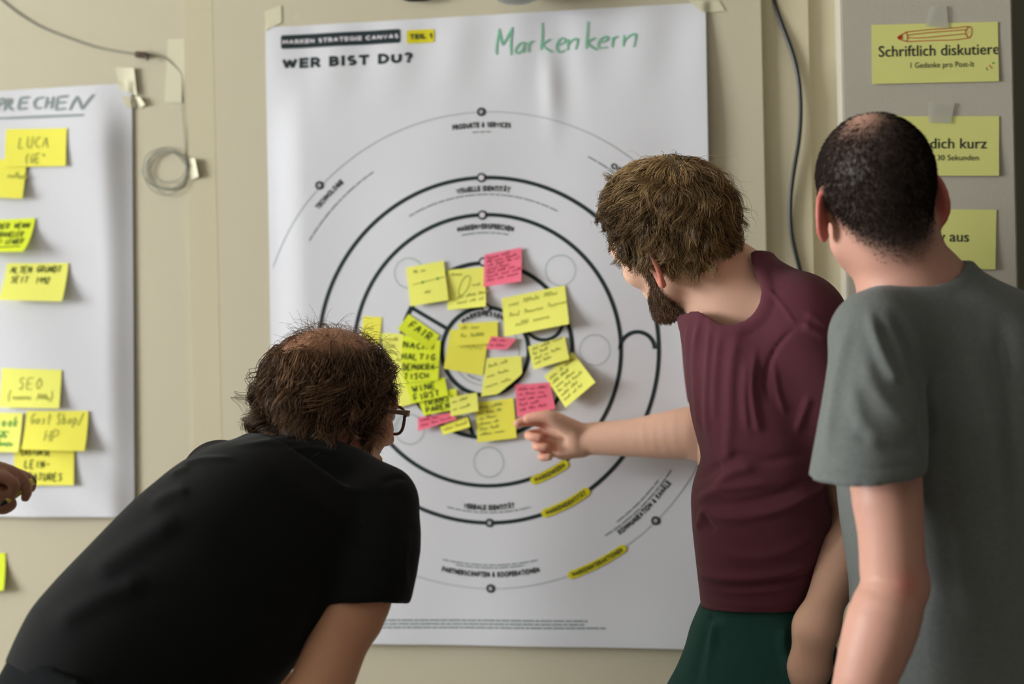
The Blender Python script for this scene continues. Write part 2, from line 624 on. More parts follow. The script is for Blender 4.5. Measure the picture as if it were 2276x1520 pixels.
# ring lines
for k, w, m in (('thin', 0.0011, 'inkthin'), ('outer', 0.0072, 'ink'), ('second', 0.0072, 'ink'), ('third', 0.0078, 'ink')):
    if k != 'thin':
        pr('ring', *ribbon(circ(CC, RAD[k], 200)[:-1], w, True), m)
        continue
    run = []
    for p in list(circ(CC, RAD[k], 400)) + [np.array([9.0, 9.0])]:
        if PQ[0][0] + 0.003 < p[0] < PQ[1][0] - 0.003:
            run.append(p)
        elif len(run) > 3:
            pr('thin_arc', *ribbon(run, w), m)
            run = []
core_c = (PW(1080, 683) + PW(1076, 878)) / 2
pr('ring', *ribbon(circ(core_c, RAD['core'], 120)[:-1], 0.0078, True), 'ink')
pr('thin_circle', *ribbon(circ(core_c, RAD['core'] * 0.78, 80)[:-1], 0.0010, True), 'inkthin')
# spokes and bridging arcs
pr('spoke', *ribbon([PW(915, 684), PW(998, 733)], 0.0074), 'ink')
pr('spoke', *ribbon([PW(915, 684), PW(900, 712)], 0.0074), 'ink')
pr('spoke', *ribbon([PW(1052, 968), PW(1036, 925)], 0.0074), 'ink')
ac = PW(1208, 712)
pr('bridge_arc', *ribbon(circ(ac, 0.0365, 30, R(195), R(365)), 0.0066), 'ink')
p1, p2 = PW(1378, 776), PW(1455, 776)
ac = (p1 + p2) / 2
rr_ = np.linalg.norm(p2 - p1) / 2
ap = np.vstack([circ(ac + np.array([0, 0.0]), rr_, 30, math.pi, 0)])
pr('bridge_arc', *ribbon(ap, 0.0072), 'ink')

# round icons on the rings
for px, py, fill in ((1069, 248, True), (710, 412, True), (1457, 1157, True), (1090, 1308, True), (1088, 1162, True),
                     (1070, 395, False), (1072, 478, False), (1074, 582, False), (1080, 684, False)):
    c = PW(px, py)
    ic = pr('icon', *disc(c, 0.0082 if fill else 0.0088), 'ink', 0.0010)
    inner = disc(c, 0.0036 if fill else 0.0053, 20)
    pr('icon_mark', *inner, 'inkwhite', 0.0013).parent = ic
    if fill:
        g = merge([ribbon(np.array([c + [-0.0024, dz], c + [0.0024, dz]]), 0.0009) for dz in (-0.0011, 0.0011)])
        pr('icon_mark', *g, 'ink', 0.0016).parent = ic

# headings bent round the rings
def ring_title(s, px, py, size, mid, bottom=False, m='ink', bold=0.02, width=None):
    c = PW(px, py)
    r = np.linalg.norm(c - CC)
    V, F = block_geo(s, 0.27, 0.16)
    V = V * size * 0.70
    V[:, 0] -= (V[:, 0].max() + V[:, 0].min()) / 2
    if width:
        V = V * np.array([width / (V[:, 0].max() - V[:, 0].min()), 1.0])
    V = V - np.array([0, size * 0.35])
    return pr('caption', arc_text(V, CC, r, mid, bottom), F, m)


def ang(px, py):
    d = PW(px, py) - CC
    return math.atan2(d[1], d[0])


ring_title('PRODUKTE & SERVICES', 1070, 277, 0.0150, ang(1070, 277), width=0.111)
ring_title('VISUELLE IDENTITÄT', 1074, 419, 0.0150, ang(1074, 419), width=0.102)
ring_title('MARKENVERSPRECHEN', 1079, 503, 0.0150, ang(1079, 503), width=0.108)
ring_title('TECHNOLOGIE', 731, 431, 0.0150, ang(731, 431), width=0.071)
ring_title('VERBALE IDENTITÄT', 1087, 1128, 0.0150, ang(1087, 1128), True, width=0.097)
ring_title('PARTNERSCHAFTEN & KOOPERATIONEN', 1090, 1277, 0.0150, ang(1090, 1277), True, width=0.187)
ring_title('KOMMUNIKATION & KANÄLE', 1435, 1132, 0.0150, ang(1435, 1132), True, width=0.134)
ring_title('OR', 1371, 374, 0.0150, ang(1371, 374))
V, F = block_geo('MARKENESSENZ', 0.27, 0.16)
V = V * 0.0102
V[:, 0] -= V[:, 0].max() / 2
V = V * np.array([0.086 / (V[:, 0].max() - V[:, 0].min()), 1.0])
pr('caption', arc_text(V, core_c, RAD['core'] * 0.80, up), F, 'ink')


def text_line(r_pt, a, b, seed, h=0.0022, m='inkmid'):
    r = np.linalg.norm(PW(*r_pt) - CC)
    pr('text_line', *arc_bars(CC, r, ang(*a), ang(*b), h, seed), m)


text_line((1076, 432), (908, 478), (1238, 471), 1)
text_line((1080, 517), (1025, 514), (1132, 514), 2)
text_line((749, 451), (676, 528), (825, 374), 3)
text_line((1070, 293), (1050, 293), (1091, 292), 4)
text_line((1310, 350), (1306, 350), (1372, 392), 5)
text_line((1340, 385), (1340, 385), (1372, 402), 6)
text_line((1087, 1139), (993, 1129), (1180, 1129), 7)
text_line((1090, 1256), (984, 1243), (1195, 1243), 8)
text_line((1090, 1262), (1012, 1259), (1167, 1259), 9)
text_line((1370, 1160), (1371, 1160), (1460, 1066), 10)
text_line((1345, 1190), (1345, 1190), (1488, 1042), 11)
text_line((1052, 840), (1030, 845), (1068, 850), 12)
# yellow highlighted ring labels
for s, a, b, r_pt, w in (('MARKENKERN', (1188, 1065), (1256, 1033), (1188, 1065), 0.0165),
                         ('MARKENIDENTITÄT', (1213, 1139), (1303, 1094), (1213, 1139), 0.0165),
                         ('MARKENINTERAKTIONEN', (1271, 1278), (1383, 1219), (1271, 1278), 0.0155)):
    pa, pb = PW(*a), PW(*b)
    r = (np.linalg.norm(pa - CC) + np.linalg.norm(pb - CC)) / 2
    a0, a1 = ang(*a), ang(*b)
    g = [ribbon(circ(CC, r, 24, a0, a1), w)]
    g.append(disc(CC + r * np.array([math.cos(a0), math.sin(a0)]), w / 2, 16))
    g.append(disc(CC + r * np.array([math.cos(a1), math.sin(a1)]), w / 2, 16))
    hl = pr('ring_label', *merge([(list(map(tuple, v)), f) for v, f in g]), 'inkyellow', 0.0011)
    V, F = block_geo(s, 0.22, 0.2)
    V = V * 0.0088
    V[:, 0] -= V[:, 0].max() / 2
    L = (a1 - a0) * r
    V = V * np.array([L * 0.98 / (V[:, 0].max() - V[:, 0].min()), 1.0]) - np.array([0, 0.0045])
    V2, F2 = arc_text(V, CC, r, (a0 + a1) / 2, True), F
    pr('label_text', V2, F2, 'ink', 0.0015).parent = hl
# dotted circles
for px, py in ((909, 607), (1246, 601), (1322, 778), (1086, 1027), (911, 954)):
    c = PW(px, py)
    g = [disc(c + 0.0282 * np.array([math.cos(a), math.sin(a)]), 0.00115, 6) for a in np.linspace(0, 2 * math.pi, 41)[:-1]]
    pr('dotted_circle', *merge([(list(map(tuple, v)), f) for v, f in g]), 'inkdot', 0.0007)


# headline block
def fit_text(name, s, tl, br, bold, m, lift=0.0006, parent=None):
    """text stretched into the box between two photo pixels (its left-bottom and right-top)"""
    a, b = PW(*tl), PW(*br)
    V, F = text_geo(s, 1.0, 0.0, 'LEFT') if bold == 0 else block_geo(s, bold)
    mn, mx = V.min(0), V.max(0)
    dv = b - a
    rot = PROT
    cr, sr = math.cos(-rot), math.sin(-rot)
    d2 = np.array([dv[0] * cr - dv[1] * sr, dv[0] * sr + dv[1] * cr])
    V = (V - mn) / (mx - mn) * d2
    o = pr(name, place2(V, a, rot), F, m, lift)
    if parent is not None:
        o.parent = parent
    return o


bl, tr = PW(621, 102), PW(886, 66)
badge = pr('badge', *rrect((bl + tr) / 2, tr[0] - bl[0], 0.0265, 0.004, PROT), 'ink', 0.0008)
fit_text('badge_text', 'MARKEN STRATEGIE CANVAS', (625, 97), (883, 72), 0.26, 'inkwhite', 0.0018, badge)
bl, tr = PW(901, 92), PW(962, 63)
badge = pr('badge', *rrect((bl + tr) / 2, tr[0] - bl[0], 0.0255, 0.004, PROT), 'inkyellow', 0.0009)
fit_text('badge_text', 'TEIL 1', (908, 85), (957, 70), 0.24, 'ink', 0.0018, badge)
fit_text('headline', 'WER BIST DU?', (624, 153), (914, 113), 0.27, 'ink')
fit_text('subtitle', 'Beschreibe, wer du bist, was du tust und warum das von Bedeutung ist.', (625, 184), (975, 166), 0.0, 'inkmid')
for i, (a, b) in enumerate((((690, 1376), (1306, 1380)), ((690, 1384), (1300, 1388)), ((690, 1392), (1346, 1396)))):
    pr('text_line', *line_bars(PW(*a), PW(*b), 0.0026, 40 + i), 'inkmid')


# green handwriting: strokes read off the photograph
def px_strokes(name, strokes, off, m, w, parent, lift=0.0012, plane=0.015, taper=True):
    g = []
    for s in strokes:
        P = np.array([wall_at(x, y, plane) for x, y in s])
        P = np.array([p[:2] for p in smooth_path(np.c_[P, np.zeros(len(P))], max(4, 5 * (len(P) - 1)))])
        ww = w * (1 - 0.35 * np.linspace(-1, 1, len(P)) ** 2) if taper else w
        g.append(ribbon(P, ww))
    g = [(list(map(tuple, v)), f) for v, f in g]
    return lay(name, *merge(g), off, lift, MAT[m], parent)


def zz(ox, oy, k, pts):
    return [(ox + x / k, oy + y / k) for x, y in pts]


Zm = lambda *pts: zz(1060, 0, 3.556, pts)
markenkern = [
    Zm((150, 425), (145, 380), (165, 215)), Zm((165, 215), (180, 290), (195, 352)), Zm((195, 352), (235, 280), (275, 205)),
    Zm((272, 205), (260, 320), (263, 430)),
    Zm((375, 325), (330, 340), (298, 385), (310, 415), (345, 395), (375, 330)), Zm((372, 330), (362, 370), (365, 412)),
    Zm((405, 330), (400, 370), (402, 408)), Zm((403, 350), (420, 322), (442, 320)),
    Zm((508, 168), (508, 280), (498, 388)), Zm((572, 298), (520, 335), (496, 372)), Zm((500, 340), (540, 375), (590, 408)),
    Zm((625, 350), (680, 328), (690, 300), (655, 295), (628, 340), (625, 380), (650, 405), (690, 385)),
    Zm((715, 300), (712, 345), (710, 390)), Zm((712, 350), (745, 310), (785, 300), (785, 340), (772, 385)),
    Zm((872, 158), (866, 270), (857, 380)), Zm((930, 290), (890, 310), (862, 330)), Zm((862, 325), (895, 360), (945, 387)),
    Zm((950, 330), (1000, 320), (1030, 298), (1015, 280), (975, 300), (952, 340), (965, 370), (1025, 365)),
    Zm((1070, 285), (1066, 330), (1065, 368)), Zm((1066, 320), (1080, 290), (1110, 280)),
    Zm((1158, 268), (1155, 315), (1152, 362)), Zm((1155, 325), (1195, 280), (1245, 262), (1248, 300), (1235, 368)),
]
px_strokes('handwriting', markenkern, poster_off, 'green_pen', 0.0035, poster)
Zs = lambda *pts: zz(0, 0, 3.04, pts)
prechen = [
    Zs((-30, 665), (-32, 745)), Zs((-30, 668), (0, 662), (8, 685), (-28, 705)),
    Zs((32, 660), (22, 700), (10, 745)), Zs((32, 662), (55, 668), (48, 695), (25, 705)), Zs((30, 705), (50, 725), (72, 740)),
    Zs((118, 655), (110, 690), (105, 732)), Zs((118, 655), (180, 648)), Zs((112, 690), (165, 685)), Zs((105, 732), (165, 725)),
    Zs((275, 650), (230, 660), (212, 690), (225, 722), (265, 725)),
    Zs((300, 648), (295, 690), (288, 728)), Zs((340, 645), (335, 690), (330, 732)), Zs((295, 690), (336, 685)),
    Zs((372, 650), (366, 690), (362, 738)), Zs((372, 650), (445, 642)), Zs((366, 690), (430, 685)), Zs((362, 738), (430, 728)),
    Zs((460, 742), (480, 690), (505, 645)), Zs((505, 645), (525, 690), (545, 735)), Zs((545, 735), (580, 680), (618, 632)),
    Zs((-60, 798), (200, 787), (400, 780), (560, 775)),
]
px_strokes('handwriting', prechen, sheet_off, 'grey_pen', 0.0050, sheet, plane=0.013)


# ------------------------------------------------------------------ stroke lettering for handwriting
GL = {
    'A': [[(0, 0), (.5, 1), (1, 0)], [(.2, .4), (.8, .4)]],
    'B': [[(0, 0), (0, 1), (.8, .85), (.1, .55), (.9, .3), (0, 0)]],
    'C': [[(.95, .85), (.5, 1), (.05, .5), (.5, 0), (.95, .15)]],
    'D': [[(0, 0), (0, 1), (.7, .85), (.9, .4), (.5, 0), (0, 0)]],
    'E': [[(.9, 1), (0, 1), (0, 0), (.9, 0)], [(0, .5), (.7, .5)]],
    'F': [[(.9, 1), (0, 1), (0, 0)], [(0, .5), (.7, .5)]],
    'G': [[(.95, .85), (.5, 1), (.05, .5), (.5, 0), (.9, .15), (.9, .45), (.55, .45)]],
    'H': [[(0, 0), (0, 1)], [(.9, 0), (.9, 1)], [(0, .5), (.9, .5)]],
    'I': [[(.5, 0), (.5, 1)]],
    'K': [[(0, 0), (0, 1)], [(.9, 1), (0, .45), (.9, 0)]],
    'L': [[(0, 1), (0, 0), (.85, 0)]],
    'M': [[(0, 0), (.05, 1), (.5, .4), (.95, 1), (1, 0)]],
    'N': [[(0, 0), (0, 1), (.9, 0), (.9, 1)]],
    'O': [[(.5, 1), (.05, .5), (.5, 0), (.95, .5), (.5, 1)]],
    'P': [[(0, 0), (0, 1), (.8, .9), (.75, .55), (0, .45)]],
    'R': [[(0, 0), (0, 1), (.8, .9), (.7, .55), (0, .45)], [(.3, .45), (.9, 0)]],
    'S': [[(.9, .88), (.4, 1), (.1, .75), (.8, .35), (.5, 0), (.05, .12)]],
    'T': [[(0, 1), (1, 1)], [(.5, 1), (.5, 0)]],
    'U': [[(0, 1), (.05, .2), (.5, 0), (.9, .2), (.95, 1)]],
    'V': [[(0, 1), (.5, 0), (1, 1)]],
    'W': [[(0, 1), (.25, 0), (.5, .7), (.75, 0), (1, 1)]],
    'Ü': [[(0, .8), (.05, .2), (.5, 0), (.9, .2), (.95, .8)], [(.25, .95), (.25, 1.05)], [(.7, .95), (.7, 1.05)]],
    '1': [[(.2, .75), (.5, 1), (.5, 0)]],
    '2': [[(.05, .8), (.5, 1), (.9, .7), (0, 0), (.95, 0)]],
    '9': [[(.9, .7), (.5, 1), (.1, .7), (.5, .5), (.9, .7), (.8, 0)]],
    '-': [[(.1, .45), (.9, .5)]],
    '.': [[(.4, 0), (.55, .08)]],
    '/': [[(0, -.1), (.9, 1.1)]],
    '(': [[(.7, 1.1), (.3, .5), (.7, -.1)]],
    ')': [[(.3, 1.1), (.7, .5), (.3, -.1)]],
    '*': [[(.3, .7), (.7, 1)], [(.3, 1), (.7, .7)]],
    '?': [[(.1, .8), (.5, 1), (.9, .7), (.5, .4)], [(.5, .1), (.5, 0)]],
    'o': [[(.5, .55), (.1, .3), (.5, 0), (.9, .3), (.5, .55)]],
    'k': [[(.1, 0), (.1, 1)], [(.8, .55), (.1, .25), (.8, 0)]],
    'p': [[(.1, -.4), (.1, .55), (.8, .45), (.7, .05), (.1, .05)]],
    'h': [[(.1, 0), (.1, 1)], [(.1, .4), (.6, .55), (.8, 0)]],
    'a': [[(.8, .5), (.2, .5), (.1, .1), (.7, .1), (.8, .5), (.85, 0)]],
    's': [[(.8, .5), (.3, .5), (.7, .2), (.1, 0)]],
    't': [[(.5, 1), (.5, .05), (.8, 0)], [(.15, .65), (.85, .65)]],
}


def write(s, x, y, h, adv=None, slant=0.1, seed=0, rise=0.0):
    """strokes of a word, lower left at (x, y), letter height h"""
    rg = random.Random(seed + len(s))
    adv = adv or h * 0.85
    out = []
    for i, ch in enumerate(s):
        for st in GL.get(ch, []):
            j = lambda: rg.uniform(-.05, .05)
            out.append([(x + i * adv + (px + j()) * adv * 0.68 + (py * h) * slant,
                         y + rise * i * adv + (py + j()) * h) for px, py in st])
    return out


def scribble(x, y, L, h, seed, rise=0.0):
    """a line of joined-up writing too small to read"""
    rg = random.Random(seed)
    out, a = [], x
    while a < x + L:
        n = rg.randint(3, 7)
        w = h * 0.55
        st, px = [], a
        for k in range(n):
            tall = rg.random() < 0.3
            st += [(px, y + rise * (px - x) + rg.uniform(0, .15) * h),
                   (px + w * 0.4, y + rise * (px - x) + h * (1.0 if tall else rg.uniform(.45, .6)))]
            px += w
        out.append(st)
        a = px + h * 0.7
    return out


class Note:
    """a small sheet stuck to a surface; keeps its own map so that writing can lie on it"""

    def __init__(self, name, corners, off, layer, m, label, cat='sticky note', group=None, lift=0.006, curl=0.0,
                 plane=0.02, cut=None, nu=8, nv=8, base=None, side=0.0, bulge=0.0):
        self.C = [np.array(wall_at(x, y, plane)) for x, y in corners]
        self.off, self.lift, self.curl, self.layer, self.side = off, lift, curl, layer, side
        self.bulge = bulge
        self.w = (np.linalg.norm(self.C[1] - self.C[0]) + np.linalg.norm(self.C[2] - self.C[3])) / 2
        self.h = (np.linalg.norm(self.C[3] - self.C[0]) + np.linalg.norm(self.C[2] - self.C[1])) / 2
        if cut is None:
            V = [self.at(i / nu, j / nv) for j in range(nv + 1) for i in range(nu + 1)]
            F = [[j * (nu + 1) + i, (j + 1) * (nu + 1) + i, (j + 1) * (nu + 1) + i + 1, j * (nu + 1) + i + 1]
                 for j in range(nv) for i in range(nu)]
        else:                                    # a clipped or folded-under corner: (corner u, v, size along u, size along v)
            cu, cv, su, sv = cut
            V, F, ids = [], [], {}
            def vid(u, v):
                k = (round(u, 5), round(v, 5))
                if k not in ids:
                    ids[k] = len(V)
                    V.append(self.at(u, v))
                return ids[k]
            for j in range(nv):
                for i in range(nu):
                    q = []
                    for a, b in ((i, j), (i, j + 1), (i + 1, j + 1), (i + 1, j)):
                        u, v = a / nu, b / nv
                        du, dv = abs(u - cu) / su, abs(v - cv) / sv
                        if du + dv < 1:           # slide back to the cut line
                            s = 1 - du - dv
                            u += (s * su * 0.5) * (1 if cu < 0.5 else -1)
                            v += (s * sv * 0.5) * (1 if cv < 0.5 else -1)
                        q.append(vid(u, v))
                    if len(set(q)) == 4:
                        F.append(q)
        self.o = thin(link(name, V, F, MAT[m], smooth=True, origin=V[0]), 0.0003)
        self.org = np.array(V[0])
        tag(self.o, label, cat, group)

    def at(self, u, v, extra=0.0):
        C = self.C
        p = (C[0] * (1 - u) + C[1] * u) * (1 - v) + (C[3] * (1 - u) + C[2] * u) * v
        d = float(self.off(p[0], p[1])) + 0.0009 * (self.layer + 1) + self.lift * max(0.0, v) ** 1.7 + extra
        d += self.curl * max(0.0, v - 0.55) ** 2 * 5 * (0.3 + u) + self.side * u * u
        d += self.bulge * math.sin(math.pi * min(1, max(0, u)))
        return np.array([p[0], -d, p[1]])

    def ink(self, strokes, m, w=0.0022, name='handwriting'):
        w = w * (0.8 if m in ('pen', 'penpink') else 1.0)
        g = []
        for st in strokes:
            P = smooth_path(np.c_[np.array(st), np.zeros(len(st))], max(3, 3 * (len(st) - 1)))[:, :2]
            g.append(ribbon(P, w))
        V, F = merge([(list(map(tuple, v)), f) for v, f in g])
        P3 = np.array([self.at(x / self.w, 1 - y / self.h, 0.0007) for x, y in V])
        A = np.array(V)
        out = []
        for q in F:
            a = sum(A[q[k]][0] * A[q[(k + 1) % 4]][1] - A[q[(k + 1) % 4]][0] * A[q[k]][1] for k in range(4))
            out.append(q if a > 0 else q[::-1])
        return link(name, P3, out, MAT[m], self.o, origin=self.org)

    def print(self, s, x, y, size, m, bold=0.0, align='LEFT', clip=True, name='printed_text', width=None):
        V, F = text_geo(s, size, bold, align)
        if width:
            V = V * np.array([width / (V[:, 0].max() - V[:, 0].min()), 1.0])
        V = V + np.array([x, y])
        bm = bmesh.new()
        vs_ = [bm.verts.new((p[0], p[1], 0)) for p in V]
        for q in F:
            try:
                bm.faces.new([vs_[i] for i in q])
            except ValueError:
                pass
        if clip:
            geom = list(bm.verts) + list(bm.edges) + list(bm.faces)
            bmesh.ops.bisect_plane(bm, geom=geom, plane_co=(self.w - 0.0004, 0, 0), plane_no=(1, 0, 0), clear_outer=True)
        bm.verts.index_update()
        A = [(v.co.x, v.co.y) for v in bm.verts]
        F = [[v.index for v in f_.verts] for f_ in bm.faces]
        bm.free()
        P3 = np.array([self.at(px / self.w, 1 - py / self.h, 0.0006) for px, py in A])
        out = []
        for q in F:
            a = sum(A[q[k]][0] * A[q[(k + 1) % len(q)]][1] - A[q[(k + 1) % len(q)]][0] * A[q[k]][1] for k in range(len(q)))
            out.append(q if a > 0 else q[::-1])
        return link(name, P3, out, MAT[m], self.o, origin=self.org)


GP, GS_, GC = 'sticky notes on the strategy poster', 'sticky notes on the flipchart sheet', 'printed cards on the grey pillar'
MM = 0.001


def note(corners, layer, m, label, lift=0.006, off=poster_off, group=GP, **k):
    return Note('sticky_note', corners, off, layer, m, label, group=group, lift=lift, **k)


def lines(n, rows, h, seed, m=None, w=0.0016, x=0.08, rise=0.0, L=0.82, top=0.9, bottom=0.1):
    rg = random.Random(seed)
    st = []
    for r_ in range(rows):
        y = n.h * (top - (top - bottom) * (r_ + 0.6) / rows)
        st += scribble(n.w * x, y, n.w * L * rg.uniform(.6, 1.0), h, seed * 31 + r_, rise)
    n.ink(st, m or 'pen', w)


# --- notes on the poster, the lower ones first
n = note([(806, 702), (848, 705), (842, 770), (800, 757)], 0, 'yellow2', 'narrow golden sticky note at the head of the lime note column', 0.004)
n.ink(scribble(0.006, n.h * 0.5, n.w * 0.5, 0.008, 3), 'pen', 0.0014)
n = note([(846, 740), (896, 742), (895, 818), (856, 812)], 1, 'yellow', 'pale yellow sticky note left of the note reading NACHHALTIG', 0.004)
lines(n, 4, 0.007, 5, L=0.7)
n = note([(850, 800), (893, 803), (915, 898), (878, 908)], 0, 'yellow', 'pale slanted sticky note left of the note reading DEMOKRATISCH', 0.004)
n = note([(907, 698), (976, 745), (956, 778), (884, 731)], 1, 'lime', 'tilted lime sticky note reading FAIR', 0.004)
n.ink(write('FAIR', n.w * .2, n.h * .42, 0.0135, 0.0125), 'blackpen', 0.0022)
n = note([(893, 745), (979, 757), (976, 806), (892, 806)], 2, 'lime', 'lime sticky note reading NACHHALTIG', 0.003)
n.ink(write('NACH-', .003, n.h * .55, 0.011, 0.0125) + write('HALTIG', .001, n.h * .12, 0.011, 0.0112), 'blackpen', 0.0021)
n = note([(892, 801), (976, 802), (975, 845), (898, 850)], 3, 'lime', 'lime sticky note reading DEMOKRATISCH', 0.003)
n.ink(write('DEMOKRA-', .001, n.h * .56, 0.010, 0.0088) + write('TISCH', .002, n.h * .14, 0.010, 0.0100), 'blackpen', 0.0021)
n = note([(900, 852), (988, 839), (997, 879), (916, 897)], 4, 'lime', 'lime sticky note reading WINE FIRST', 0.004)
n.ink(write('WINE', .010, n.h * .52, 0.0115, 0.0118) + write('FIRST', .008, n.h * .10, 0.0110, 0.0105), 'blackpen', 0.0021)
n = note([(930, 888), (1014, 862), (1018, 908), (943, 923)], 5, 'lime', 'lime sticky note reading TRANSPARENT', 0.004)
n.ink(write('TRANS-', .007, n.h * .50, 0.0105, 0.0102) + write('PARENT', .008, n.h * .12, 0.0105, 0.0098), 'blackpen', 0.0021)
n = note([(930, 928), (1002, 917), (1017, 931), (931, 957)], 6, 'pink', 'small pink sticky note below the note reading TRANSPARENT', 0.004)
lines(n, 2, 0.006, 8, 'penpink', L=0.6)
n = note([(979, 948), (1040, 926), (1047, 948), (987, 966)], 8, 'yellow2', 'small slanted golden sticky note overlapping the small pink note', 0.005)
lines(n, 1, 0.006, 9, L=0.8)
n = note([(902, 595), (986, 579), (998, 667), (914, 681)], 3, 'yellow', 'square yellow sticky note with a drawn scale line of two dots', 0.008)
n.ink(scribble(n.w * .18, n.h * .82, n.w * .35, .006, 2) + [[(n.w * .12, n.h * .54), (n.w * .98, n.h * .60)]]
      + scribble(n.w * .40, n.h * .26, n.w * .12, .006, 4), 'pen', 0.0016)
for t in (.38, .78):
    g = disc((n.w * t, n.h * (.53 + .07 * t)), 0.0024, 10)
    P3 = np.array([n.at(x / n.w, 1 - y / n.h, 0.0009) for x, y in g[0]])
    link('ink_dot', P3, g[1], MAT['greenink'], n.o, origin=n.org)
n = note([(992, 600), (1076, 593), (1081, 681), (995, 689)], 1, 'yellow', 'square yellow sticky note with a drawn pen loop beside the pink note', 0.004, curl=0.006)
ell_ = [(n.w * (.45 + .12 * math.cos(a) + .10 * math.sin(a)), n.h * (.58 + .24 * math.sin(a))) for a in np.linspace(0, 6.28, 14)]
n.ink([ell_] + scribble(n.w * .1, n.h * .84, n.w * .2, .006, 6) + scribble(n.w * .65, n.h * .55, n.w * .2, .006, 7)
      + scribble(n.w * .25, n.h * .26, n.w * .6, .006, 8, .1) + scribble(n.w * .25, n.h * .12, n.w * .6, .006, 9, .1), 'pen', 0.0015)
n = note([(1076, 566), (1159, 550), (1161, 626), (1077, 638)], 4, 'pink', 'square pink sticky note at the top of the sticky note cluster', 0.016)
lines(n, 7, 0.006, 11, 'penpink', rise=.08)
n = note([(1114, 663), (1255, 634), (1267, 720), (1123, 748)], 2, 'yellow', 'large wide yellow sticky note right of the core ring', 0.016)
n.ink(scribble(n.w * .10, n.h * .74, n.w * .72, .010, 21, .05) + scribble(n.w * .10, n.h * .46, n.w * .62, .010, 22, .05)
      + scribble(n.w * .18, n.h * .20, n.w * .58, .010, 23, .05), 'pen', 0.0014)
n = note([(1000, 732), (1085, 738), (1073, 835), (986, 819)], 1, 'yellow2', 'large golden sticky note filling the core ring', 0.004)
n.ink(scribble(n.w * .25, n.h * .55, n.w * .45, .016, 25), 'pen', 0.0011)
n = note([(1017, 719), (1105, 714), (1106, 763), (1017, 768)], 3, 'yellow2', 'wide golden sticky note over the top of the core note', 0.003)
lines(n, 2, 0.008, 12, L=0.7, top=.95, bottom=.2)
n = note([(1091, 747), (1146, 753), (1147, 777), (1080, 776)], 5, 'pink', 'smallest pink sticky note inside the core ring', 0.006, cut=(1, 1, .3, .9))
lines(n, 2, 0.005, 13, 'penpink', L=.6)
n = note([(1081, 796), (1158, 791), (1163, 868), (1070, 881)], 4, 'yellow', 'yellow sticky note with a bent lower corner below the core note', 0.006, cut=(1, 1, .60, .48))
lines(n, 3, 0.007, 14, L=.6, rise=.2)
n = note([(1173, 770), (1255, 748), (1266, 798), (1186, 821)], 3, 'yellow', 'wide yellow sticky note with small writing right of the core ring', 0.006)
lines(n, 4, 0.006, 15, L=.7, rise=.12)
n = note([(1209, 836), (1272, 782), (1325, 849), (1259, 905)], 1, 'yellow', 'yellow sticky note turned like a diamond at the rim of the cluster', 0.018)
lines(n, 6, 0.006, 16, L=.75)
n = note([(1144, 855), (1222, 850), (1235, 908), (1150, 927)], 3, 'pink', 'pink sticky note above the pointing hand', 0.005)
lines(n, 5, 0.006, 17, 'penpink', L=.75)
n = note([(1055, 895), (1140, 884), (1149, 973), (1062, 983)], 2, 'yellow2', 'square golden sticky note at the bottom of the cluster by the fingertip', 0.007)
lines(n, 6, 0.006, 18, L=.7, rise=.05)
n = note([(1000, 883), (1060, 872), (1065, 913), (1004, 925)], 8, 'yellow', 'small yellow sticky note overlapping the note reading TRANSPARENT', 0.006)
lines(n, 2, 0.006, 19, L=.7, rise=.1)

# --- notes on the flipchart sheet
SP = dict(off=sheet_off, group=GS_, plane=0.017)
n = note([(11, 286), (147, 284), (147, 369), (11, 371)], 1, 'yellow2', 'golden sticky note reading LUCA under the flipchart heading', 0.004, **SP)
n.ink(write('LUCA', n.w * .22, n.h * .50, 0.021, 0.0165) + write('(GE*', n.w * .32, n.h * .10, 0.017, 0.0115), 'pen', 0.0026)
n = note([(-78, 355), (58, 354), (53, 442), (-82, 437)], 2, 'yellow2', 'golden sticky note overlapping the lower left corner of the note reading LUCA', 0.010, **SP)
n.ink(scribble(n.w * .72, n.h * .5, n.w * .12, .014, 41), 'pen', 0.0024)
n = note([(-62, 491), (76, 484), (66, 561), (-68, 562)], 1, 'lime', 'curling lime sticky note with four underlined rows of black capitals', 0.022, curl=0.006, **SP)
n.ink(write('DER WENN', n.w * .44, n.h * .72, .010, .0082) + write('TRAVELER', n.w * .44, n.h * .46, .010, .0072)
      + write('SEI LEADER', n.w * .44, n.h * .25, .0095, .0062) + [[(n.w * .44, n.h * .14), (n.w * .9, n.h * .17)]], 'blackpen', 0.0019)
n = note([(15, 585), (149, 584), (145, 670), (7, 667)], 1, 'yellow', 'yellow sticky note reading SEIT 1992 on the flipchart sheet', 0.018, **SP)
n.ink(write('ALTEN', n.w * .08, n.h * .74, .012, .0092) + write('GRÜNDT', n.w * .50, n.h * .76, .012, .0088)
      + write('SEIT', n.w * .12, n.h * .48, .012, .0092) + write('1992', n.w * .52, n.h * .46, .012, .0072), 'blackpen', 0.0019)
n = note([(4, 818), (137, 822), (136, 907), (1, 905)], 1, 'yellow', 'yellow sticky note reading SEO on the flipchart sheet', 0.009, **SP)
n.ink(write('SEO', n.w * .30, n.h * .48, .022, .018) + write('(', n.w * .12, n.h * .18, .018, .012)
      + scribble(n.w * .22, n.h * .20, n.w * .52, .013, 44) + write(')', n.w * .82, n.h * .18, .018, .012), 'pen', 0.0024)
n = note([(29, 990), (164, 991), (166, 1078), (29, 1079)], 1, 'yellow2', 'golden sticky note reading ATURES, lowest on the flipchart sheet', 0.006, **SP)
n.ink(write('CASTURSE', n.w * .12, n.h * .76, .010, .0082) + write('LEIN-', n.w * .18, n.h * .44, .014, .0115)
      + write('FEATURES', n.w * .16, n.h * .12, .014, .0108), 'blackpen', 0.0022)
